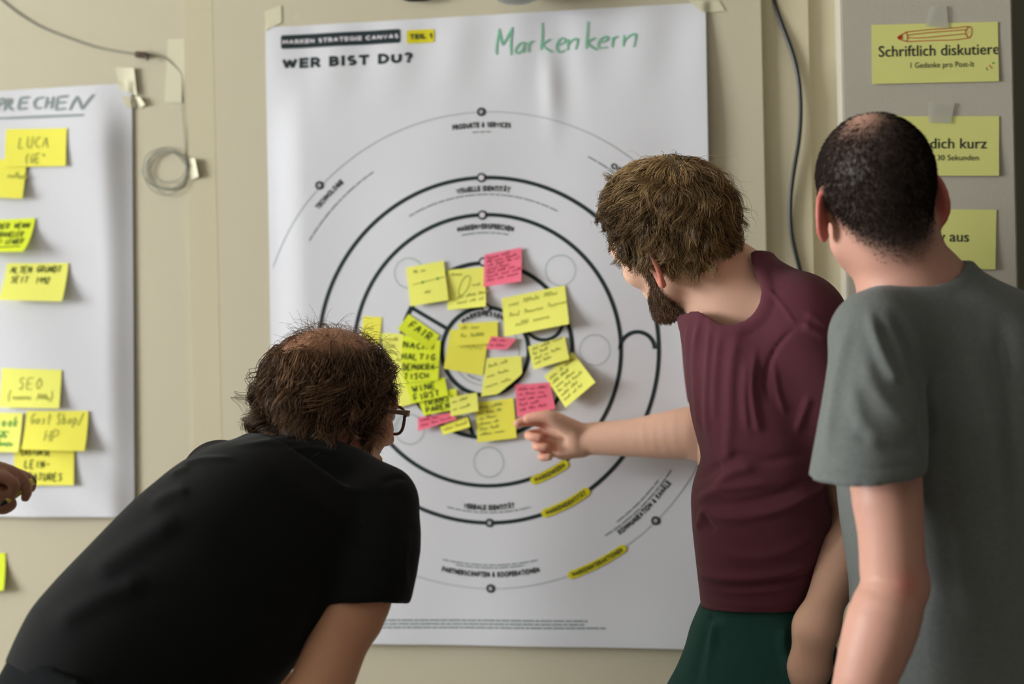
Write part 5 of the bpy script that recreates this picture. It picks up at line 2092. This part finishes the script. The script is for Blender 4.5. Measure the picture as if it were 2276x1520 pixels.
    S = grow(l0 - n0 * .001, D0 + rg.normal(0, .15, D0.shape), ln, 3, [], lambda p: np.tile([0, .2, -1.0], (len(p), 1)), .0003, 3, 300, 5)
    add_hair('hair', [strands_part(H.to_world(S), .00042, .00018, 7, 0, 1)], HAIR['g'], root, base)


def hair_line_g(p):
    x, y, z = np.abs(p[:, 0]), p[:, 1], p[:, 2]
    front = z - (.062 - .5 * np.maximum(0, x - .035))
    side = z - .012 + 1.45 * np.maximum(0, -y - .004) * (y < 0)
    return np.where(y > .03, front, side)


# ================================================================== person in black, bending forward
def person_black():
    H = Head(732, 920, 2.12, -38.0, -9.0, 4.0, 1.02)
    base = W(215, 1640, 1.84)
    base[2] = 0.0
    root = person('person', base, 'person in a black T-shirt bending towards the poster, brown curls around a bald crown')
    left = [(-110, 1740), (-60, 1620), (0, 1500), (30, 1425), (65, 1355), (130, 1285), (200, 1217), (300, 1112), (380, 1044), (430, 1014), (480, 992), (560, 975)]
    right = [(250, 2000), (360, 1850), (480, 1690), (620, 1525), (680, 1450), (740, 1370), (800, 1270), (850, 1190), (872, 1120), (872, 1055), (840, 1010)]
    lf = Loft(W(255, 1600, 1.86), W(700, 985, 2.03), left, right, [(-.2, .13), (.1, .13), (.5, .135), (.8, .12), (.93, .09), (1.05, .06)])
    nb = W(716, 1035, 2.075)
    sh, el = W(845, 1128, 1.975), W(716, 1516, 1.875)
    s1 = W(812, 1348, 1.925)
    shl, ell_ = W(490, 1062, 2.10), W(560, 1400, 2.24)

    def outline(P):
        d = lf(P)
        d = smin(d, chain(P, [(W(470, 1046, 2.04), .034), (W(600, 1030, 2.04), .044), (W(740, 1046, 2.02), .044), (W(856, 1098, 1.99), .038)]), .03)
        d = smin(d, chain(P, [(sh, .054), (W(842, 1215, 1.95), .056), (s1, .0575), (s1 + (s1 - sh) * .25, .058)]), .022)
        d = smin(d, rc(P, shl, shl + (ell_ - shl) * .65, .058, .058), .03)
        return d

    ax0, ax1 = W(705, 1085, 2.105), W(748, 930, 2.155)
    neck_cut = lambda P: rc(P, ax0, ax1, .072, .076)

    def outline2(P):
        c = neck_cut(P)
        return outline(P) - .002 * np.clip(1 - np.abs(c - .008) / .011, 0, 1) ** .5

    A = lf.A
    hem_p = W(12, 1474, 1.84)
    sd = (s1 - sh) / np.linalg.norm(s1 - sh)
    def sleeve_cut(P):
        near = np.maximum(rc(P, s1 - sd * .02, s1 + sd * .2, .085, .085), .004 - lf(P))
        return np.maximum(near, -((P - V3(W(815, 1342, 1.87))) @ V3(sd + np.array([.1, .22, 0]))))
    cuts = [neck_cut, lambda P: (P - V3(hem_p)) @ V3(A), sleeve_cut,
            lambda P: rc(P, shl + (ell_ - shl) * .62, ell_ + (ell_ - shl) * .3, .075, .075)]
    lo, hi = bounds([W(-120, 1760, 1.65), W(960, 930, 1.8), W(-120, 1760, 2.0), W(960, 930, 2.3), W(500, 1000, 2.3)], .03)
    V, F = shirt_mesh(outline2, cuts, lo, hi, .0042, .0100)
    V = relax(V, F, 2)
    V = fold_noise(V, F, .0015, 26, 4)
    V = folds(V, F, [
        ([(560, 985), (650, 975), (760, 992)], .002, 4), ([(640, 1000), (700, 998), (760, 1008)], .003, 5), ([(520, 990), (600, 985), (700, 985)], .002, 5),
        ([(400, 1035), (450, 1022), (520, 1020)], .004, 6), ([(380, 1055), (420, 1040)], .004, 6), ([(905, 1065), (880, 1062), (850, 1075)], -.003, 5),
        ([(330, 1130), (380, 1100), (420, 1090)], .004, 14), ([(200, 1290), (290, 1220), (400, 1150)], .006, 26),
        ([(900, 1310), (895, 1250), (905, 1180)], .004, 10), ([(740, 1322), (800, 1313), (895, 1318)], -.0015, 5),
        ([(110, 1400), (220, 1330), (330, 1290)], .005, 24)])
    V = relax(V, F, 1, .4)
    big('t_shirt', V, F, CLOTH['black'], root, base)

    hip = W(215, 1650, 1.84)
    lat = np.cross(A, np.array([0, 0, 1.0]))
    lat /= np.linalg.norm(lat)
    fwd = np.array([A[0], A[1], 0])
    fwd /= np.linalg.norm(fwd)
    fl_, fr_ = hip - lat * .14 + fwd * .03, hip + lat * .14 + fwd * .03
    fl_[2] = fr_[2] = .02
    lg = legs(base, hip, lat, fwd, fl_, fr_, (.105, .072, .062))
    tp = hem_p + A * .03

    def tro(P):
        d = lf(P, -.006)
        d = smin(d, flat(P, hip - A * .0, hip + A * .14, .175, .17, np.cross(lat, A), .78), .03)
        d = smin(d, lg(P), .05)
        d = np.maximum(d, (P - V3(tp)) @ V3(A))
        return np.maximum(d, -(P[:, 2] - .03))
    lo, hi = bounds([hip - .3, hip + .3, fl_, fr_, hem_p], .06)
    lo[2] = -.01
    V, F = surface(tro, lo, hi, .009)
    V = relax(V, F, 1)
    big('trousers', V, F, CLOTH['blackt'], root, base)
    for ft in (fl_, fr_):
        shoe('shoe', ft * [1, 1, 0], fwd, root, base, CLOTH['shoe'])

    wr, wl = W(590, 1700, 1.80), W(650, 1640, 2.20)

    def body(P):
        d = H.sdf(P)
        nk = rc(P, H.w(0, -.026, .0), nb, .056, .062)
        d = smin(d, nk, .024)
        d = smin(d, rc(P, nb, W(480, 1320, 1.95), .062, .10), .03)
        d = smin(d, rc(P, W(480, 1320, 1.95), hip, .10, .10), .03)
        a = chain(P, [(sh, .045), (W(798, 1335, 1.925), .0435), (W(755, 1420, 1.905), .0405), (el, .0420), (W(690, 1570, 1.855), .0430), (wr, .0290)])
        d = smin(d, a, .02)
        d = smin(d, hand_generic(P, wr, wr - el, (-.2, 0, -1), (.7, .7, 0)), .012)
        b = chain(P, [(shl, .045), (ell_, .042), (wl, .029)])
        d = smin(d, b, .02)
        return smin(d, hand_generic(P, wl, wl - ell_, (0, 0, -1), (-.7, .7, 0)), .012)

    lo, hi = bounds([W(150, 1900, 1.7), W(960, 730, 2.0), W(150, 1900, 2.3), W(960, 730, 2.3)], .02)
    V, F = surface(body, lo, hi, .0040)
    V = relax(V, F, 1, .4)
    N = normals(V, F)
    L = H.loc(V)
    near = (np.abs(L) < .2).all(1)
    ears = ear_mask(L)
    hm = near * hair_mask_k(L)
    big('body', V, F, SKIN['k'], root, base, {'red': ears * .6, 'stub': np.clip(hm * .9, 0, 1)})
    eyes(H, root, base)
    # --- curls
    coll = [(np.array([0, -.004, .042]), np.array([.078, .101, .087])), (np.array([0, -.035, -.07]), np.array([.062, .062, .09]))]
    g_loc = H.R.T @ np.array([0, 0, -1.0])
    crown = np.array([0, -.02, .13])

    def pull(P):
        n = (P - coll[0][0]) / coll[0][1] ** 2
        n /= np.linalg.norm(n, axis=1)[:, None] + 1e-9
        w = P - crown
        w -= (w * n).sum(1)[:, None] * n
        w /= np.linalg.norm(w, axis=1)[:, None] + 1e-9
        top = sstep(.02, .09, P[:, 2])[:, None]
        low = sstep(.02, -.05, P[:, 2])[:, None] * sstep(.05, -.02, P[:, 1])[:, None]
        d = w * (.3 + .7 * top) + g_loc * (1.1 - .5 * top) + n * .6 * low + np.array([0, -.12, 0])
        return d / (np.linalg.norm(d, axis=1)[:, None] + 1e-9)

    parts = []
    for n_, ln, amp, r_, seed, hi_, gp, fq in ((5000, (.075, .105), .0060, .00060, 21, .7, .003, 11.0), (3600, (.080, .115), .0110, .00052, 22, 1.0, .008, 12.0),
                                               (150, (.05, .09), .009, .00028, 23, .9, .012, 10.0)):
        P0, N0 = sample_on(V, F, N, np.where(hm > .12, hm, 0), n_, seed)
        l0, n0 = H.loc(P0), N0 @ H.R
        rg = np.random.default_rng(seed)
        l_ = rg.uniform(*ln, n_) * (.55 + .45 * sstep(-.04, .06, l0[:, 2])) * (1 - .55 * sstep(-.005, .02, l0[:, 1]))
        D0 = n0 * (.22 if gp < .005 else .34) + pull(l0) * .9
        S = grow(l0, D0, l_, 15, [(c, r + gp * .6) for c, r in coll], pull, amp, fq, 120, seed, stiff=.72, wob=.5, gap=gp * .4, lock=.85)
        parts.append(strands_part(H.to_world(S), r_, r_ * .4, seed, 0, hi_, 1.5))
    # short hairs that thin out towards the bald crown
    hl = hair_line_k(L)
    em = near * sstep(-.030, -.002, hl) * sstep(.030, .012, hl) * (L[:, 2] > .05)
    P0, N0 = sample_on(V, F, N, em, 750, 33)
    l0, n0 = H.loc(P0), N0 @ H.R
    rg = np.random.default_rng(33)
    S = grow(l0, n0 * .25 + pull(l0) * .8, rg.uniform(.018, .05, len(l0)), 6, [(coll[0][0], coll[0][1])], pull, .002, 4, 200, 33, wob=.5)
    parts.append(strands_part(H.to_world(S), .00035, .00015, 33, .1, .9))
    # fine hairs combed over the thin crown
    cm = near * sstep(.085, .11, L[:, 2]) * (1 - hm) * (np.abs(L[:, 0]) < .07)
    P0, N0 = sample_on(V, F, N, cm, 320, 31)
    l0, n0 = H.loc(P0), N0 @ H.R
    rg = np.random.default_rng(31)
    S = grow(l0, n0 * .4 + rg.normal(0, .3, n0.shape), rg.uniform(.02, .045, len(l0)), 6, [(coll[0][0], coll[0][1])], pull, .002, 4, 60, 31, wob=.8)
    parts.append(strands_part(H.to_world(S), .00028, .00012, 31, .2, .9))

    def cap(P):
        p = ((P - V3(H.O)) @ H.R.astype(f32)) / f32(H.s)
        e = ell(p, (0, -.008, .036), (.080, .101, .084))
        e = smin(e, ell(p, (0, -.052, -.045), (.076, .054, .060)), .03)
        return smax(e, -(hair_line_k(p) - .022) * .6, .012) * f32(H.s)
    Vc, Fc = surface(cap, H.O - .17, H.O + .17, .005)
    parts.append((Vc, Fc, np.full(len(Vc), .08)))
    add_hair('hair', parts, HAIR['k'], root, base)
    glasses(H)


def hair_line_k(p):
    x, y, z = np.abs(p[:, 0]), p[:, 1], p[:, 2]
    bald = np.sqrt((x / .052) ** 2 + ((y + .012) / .072) ** 2) - 1
    bald = np.where(z > .05, bald * .05, .05)
    side = np.where(y > .012, z - .012 - 1.2 * np.maximum(0, y - .045), z + .03 + .9 * np.maximum(0, -y))
    front = .046 - y
    return np.minimum(np.minimum(bald, side), front)


def hair_mask_k(L):
    return sstep(-.004, .016, hair_line_k(L)) * sstep(.085, .075, np.abs(L[:, 0]))


def glasses(H):
    org = H.w(0, .10, .01)
    root = empty('eyeglasses', org)
    tag(root, 'brown framed eyeglasses worn by the person in the black T-shirt', 'eyeglasses')
    fm = mat('brown_acetate', (120, 94, 78), 0.3, var=0.25, vscale=80, spec=0.5)
    lm = mat('spectacle_glass', (240, 245, 245), 0.03, var=0.0, spec=0.5, trans=1.0)
    T = lambda pts: [H.w(*p) for p in pts]
    for sgn in (-1, 1):
        rim = []
        for a in np.linspace(0, 2 * math.pi, 29):
            c, s = math.cos(a), math.sin(a)
            k = (abs(c) ** 3 + abs(s) ** 3) ** (-1 / 3)
            x = .0235 * k * c
            rim.append((sgn * (.0325 + x), .097 - .05 * abs(x + .0325) ** 1.0 * .6, .004 + .0205 * k * s))
        v, f = tube_geo(T(rim), .0024, 8)
        link('rim', v, f, fm, root, True, origin=org)
        lens = [H.w(sgn * .0325, .0960, .004)] + T(rim[:-1])
        n = len(lens) - 1
        o = link('lens', lens, [[0, 1 + i, 1 + (i + 1) % n] for i in range(n)], lm, root, True, origin=org)
        thin(o, .0015)
        # hinge block and temple
        tp = T([(sgn * .054, .098, .016), (sgn * .067, .093, .017), (sgn * .0735, .080, .017), (sgn * .0790, .05, .016), (sgn * .0815, .0, .014), (sgn * .083, -.03, .0), (sgn * .082, -.042, -.012)])
        tp = smooth_path(tp, 26)
        up_ = H.R[:, 2]
        V, F = [], []
        for i, p in enumerate(tp):
            t = tp[min(i + 1, len(tp) - 1)] - tp[max(i - 1, 0)]
            t /= np.linalg.norm(t)
            sd = np.cross(t, up_)
            sd /= np.linalg.norm(sd)
            hh = .0052 - .0022 * min(1, i / 12)
            for a, b in ((1, 1), (1, -1), (-1, -1), (-1, 1)):
                V.append(p + up_ * hh * a + sd * .0017 * b)
        F = [[i * 4 + k, i * 4 + (k + 1) % 4, i * 4 + 4 + (k + 1) % 4, i * 4 + 4 + k] for i in range(len(tp) - 1) for k in range(4)]
        F += [[0, 1, 2, 3], [len(V) - 1, len(V) - 2, len(V) - 3, len(V) - 4]]
        link('temple', V, F, fm, root, False, origin=org)
    v, f = tube_geo(smooth_path(T([(-.010, .100, .010), (0, .108, .013), (.010, .100, .010)]), 9), .0024, 8)
    link('bridge', v, f, fm, root, True, origin=org)


# ================================================================== person beyond the frame whose hand holds a pen
def person_hand():
    d0 = 2.40
    base = W(-790, 1000, 2.05)
    base[2] = 0.0
    root = person('person', base, 'person reaching a hand with a yellow pen towards the flipchart sheet')
    top = np.array([base[0], base[1], 1.74])
    yaw = math.degrees(math.atan2(-(W(0, 1080, d0) - base)[0], (W(0, 1080, d0) - base)[1]))
    H = Head(0, 0, 2, yaw, -8, 0, 1.0)
    H.O = np.array([base[0], base[1], 1.60])
    f = H.R[:, 1] * [1, 1, 0]
    f /= np.linalg.norm(f)
    lat = np.array([f[1], -f[0], 0])
    sh = base + lat * -.19 + [0, 0, 1.40]
    shr = base + lat * .19 + [0, 0, 1.40]
    wr = W(-78, 1052, d0 - .02)
    el = (sh + wr) / 2 + np.array([0, -.03, -.11])
    elr, wrr = shr + [0, 0, -.30], shr + f * .04 + [0, 0, -.55]
    kn = [(W(-18, 1040, d0), .0125), (W(-22, 1062, d0 - .01), .0125), (W(-26, 1085, d0 - .018), .012), (W(-28, 1105, d0 - .02), .0115)]
    fing = [
        [(W(-18, 1036, d0), .0115), (W(20, 1046, d0), .0108), (W(48, 1062, d0), .0098), (W(60, 1090, d0 - .002), .0090), (W(56, 1106, d0 - .004), .0078)],
        [(W(-10, 1040, d0 + .03), .0110), (W(35, 1052, d0 + .028), .0100), (W(68, 1066, d0 + .022), .0088), (W(70, 1084, d0 + .016), .0080)],
        [(W(-24, 1058, d0 - .014), .0115), (W(8, 1060, d0 - .018), .0110), (W(32, 1078, d0 - .020), .0100), (W(24, 1100, d0 - .016), .0090)],
        [(W(-28, 1085, d0 - .016), .0110), (W(5, 1100, d0 - .014), .0105), (W(24, 1118, d0 - .010), .0095), (W(8, 1128, d0 - .006), .0090)],
    ]
    thumb = [(W(-50, 1085, d0 - .02), .0165), (W(-20, 1115, d0 - .02), .0140), (W(6, 1128, d0 - .014), .0120), (W(22, 1122, d0 - .008), .0100)]

    def body(P):
        d = H.sdf(P)
        nb = base + np.array([0, 0, 1.44])
        d = smin(d, rc(P, H.w(0, -.026, 0), nb, .055, .060), .024)
        d = smin(d, rc(P, nb, base + [0, 0, 1.0], .07, .10), .03)
        d = smin(d, chain(P, [(sh, .048), (el, .042), (wr * .75 + el * .25, .034), (wr, .030)]), .02)
        d = smin(d, chain(P, [(shr, .048), (elr, .042), (wrr, .030)]), .02)
        d = smin(d, hand_generic(P, wrr, wrr - elr, -lat, f), .012)
        pm = rc(P, wr, W(-30, 1050, d0), .026, .018)
        pm = smin(pm, rc(P, W(-20, 1075, d0 - .004), W(14, 1092, d0 - .004), .014, .010), .01)
        for p, r in kn:
            pm = smin(pm, rc(P, W(-66, 1064, d0 - .015), p, .018, r), .01)
        fs = None
        for fg in fing:
            e = chain(P, fg)
            fs = e if fs is None else np.minimum(fs, e)
        hd = smin(pm, fs, .006)
        hd = smin(hd, chain(P, thumb), .006)
        return smin(d, hd, .012)

    lo, hi = bounds([base + lat * .3 + [0, 0, .72], base - lat * .3 + [0, 0, 1.78], W(85, 1160, d0 + .05), W(0, 1000, d0 - .05), base + f * .2 + [0, 0, 1], base - f * .2 + [0, 0, 1]], .04)
    V, F = surface(body, lo, hi, .0042)
    V = relax(V, F, 1, .3)
    L = H.loc(V)
    near = (np.abs(L) < .2).all(1)
    hm = near * hair_mask_b(L)
    big('body', V, F, SKIN['l'], root, base, {'red': np.zeros(len(V)), 'stub': hm})
    eyes(H, root, base)
    N = normals(V, F)
    P0, N0 = sample_on(V, F, N, hm, 5000, 3)
    l0, n0 = H.loc(P0), N0 @ H.R
    rg = np.random.default_rng(2)
    S = grow(l0, n0 * .6 + [0, .2, -.2], rg.uniform(.015, .03, len(l0)), 4, [(np.array([0, -.004, .042]), np.array([.077, .1, .086]))],
             lambda p: np.tile([0, .1, -1.0], (len(p), 1)), .001, 4, 200, 5)
    add_hair('hair', [strands_part(H.to_world(S), .0007, .0003, 7, 0, 1)], HAIR['g'], root, base)

    def outl(P):
        d = flat(P, base + [0, 0, .84], base + [0, 0, 1.30], .168, .175, f, .68)
        d = smin(d, rc(P, base + lat * -.15 + [0, 0, 1.39], base + lat * .15 + [0, 0, 1.39], .065, .065), .05)
        d = smin(d, rc(P, sh, sh + (el - sh) * .62, .064, .064), .03)
        return smin(d, rc(P, shr, shr + (elr - shr) * .72, .064, .066), .03)
    cuts = [lambda P: rc(P, base + [0, 0, 1.43], base + [0, 0, 1.7], .075, .08), lambda P: P[:, 2] - .86,
            lambda P: rc(P, sh + (el - sh) * .70, el + (el - sh) * .4, .08, .08), lambda P: rc(P, shr + (elr - shr) * .82, elr + (elr - shr) * .4, .08, .08)]
    lo, hi = bounds([base + lat * .32 + [0, 0, .7], base - lat * .32 + [0, 0, 1.5], base + f * .4 + [0, 0, 1], base - f * .25 + [0, 0, 1]], .03)
    V, F = shirt_mesh(outl, cuts, lo, hi, .0055, .012)
    V = fold_noise(relax(V, F, 2), F, .003, 24, 6)
    big('t_shirt', V, F, CLOTH['white'], root, base)
    hip = base + [0, 0, .92]
    fl_, fr_ = base - lat * .11 + [0, 0, .02], base + lat * .11 + [0, 0, .02]
    lg = legs(base, hip, lat, f, fl_, fr_, (.095, .068, .058))

    def tro(P):
        d = smin(flat(P, hip, hip + [0, 0, .1], .155, .145, f, .74), lg(P), .05)
        d = np.maximum(d, P[:, 2] - .95)
        return np.maximum(d, -(P[:, 2] - .03))
    lo, hi = bounds([hip + lat * .25, hip - lat * .25, hip + f * .2, hip - f * .2], .05)
    lo[2], hi[2] = -.01, 1.0
    V, F = surface(tro, lo, hi, .010)
    big('trousers', V, F, CLOTH['navy'], root, base)
    for ft in (fl_, fr_):
        shoe('shoe', ft * [1, 1, 0], f, root, base, CLOTH['shoe'])

    # the pen
    a, b = W(77, 1066, d0 + .010), W(14, 1114, d0 - .020)
    ax = (a - b) / np.linalg.norm(a - b)
    org = b
    pen = empty('marker_pen', org)
    tag(pen, 'yellow pen gripped between the fingers before the flipchart sheet', 'pen')
    ym = mat('yellow_pen_plastic', (200, 190, 84), 0.4, var=0.1, vscale=60, spec=0.4)
    v, f_ = tube_geo([b + ax * t for t in np.array([0, .05, .4, .8, .95]) * np.linalg.norm(a - b)], [.0052, .0060, .0064, .0064, .0060], 14)
    link('barrel', v, f_, ym, pen, True, origin=org)
    v, f_ = tube_geo([b - ax * t for t in (.0, .006, .012)], [.0042, .0030, .0014], 12)
    link('tip', v, f_, MAT['ink'], pen, True, origin=org)
    v, f_ = tube_geo([b + ax * t for t in np.array([.95, .97, 1.0]) * np.linalg.norm(a - b)], [.0064, .0066, .0056], 14)
    link('end_cap', v, f_, MAT['plug'], pen, True, origin=org)


person_grey()
person_black()
person_hand()
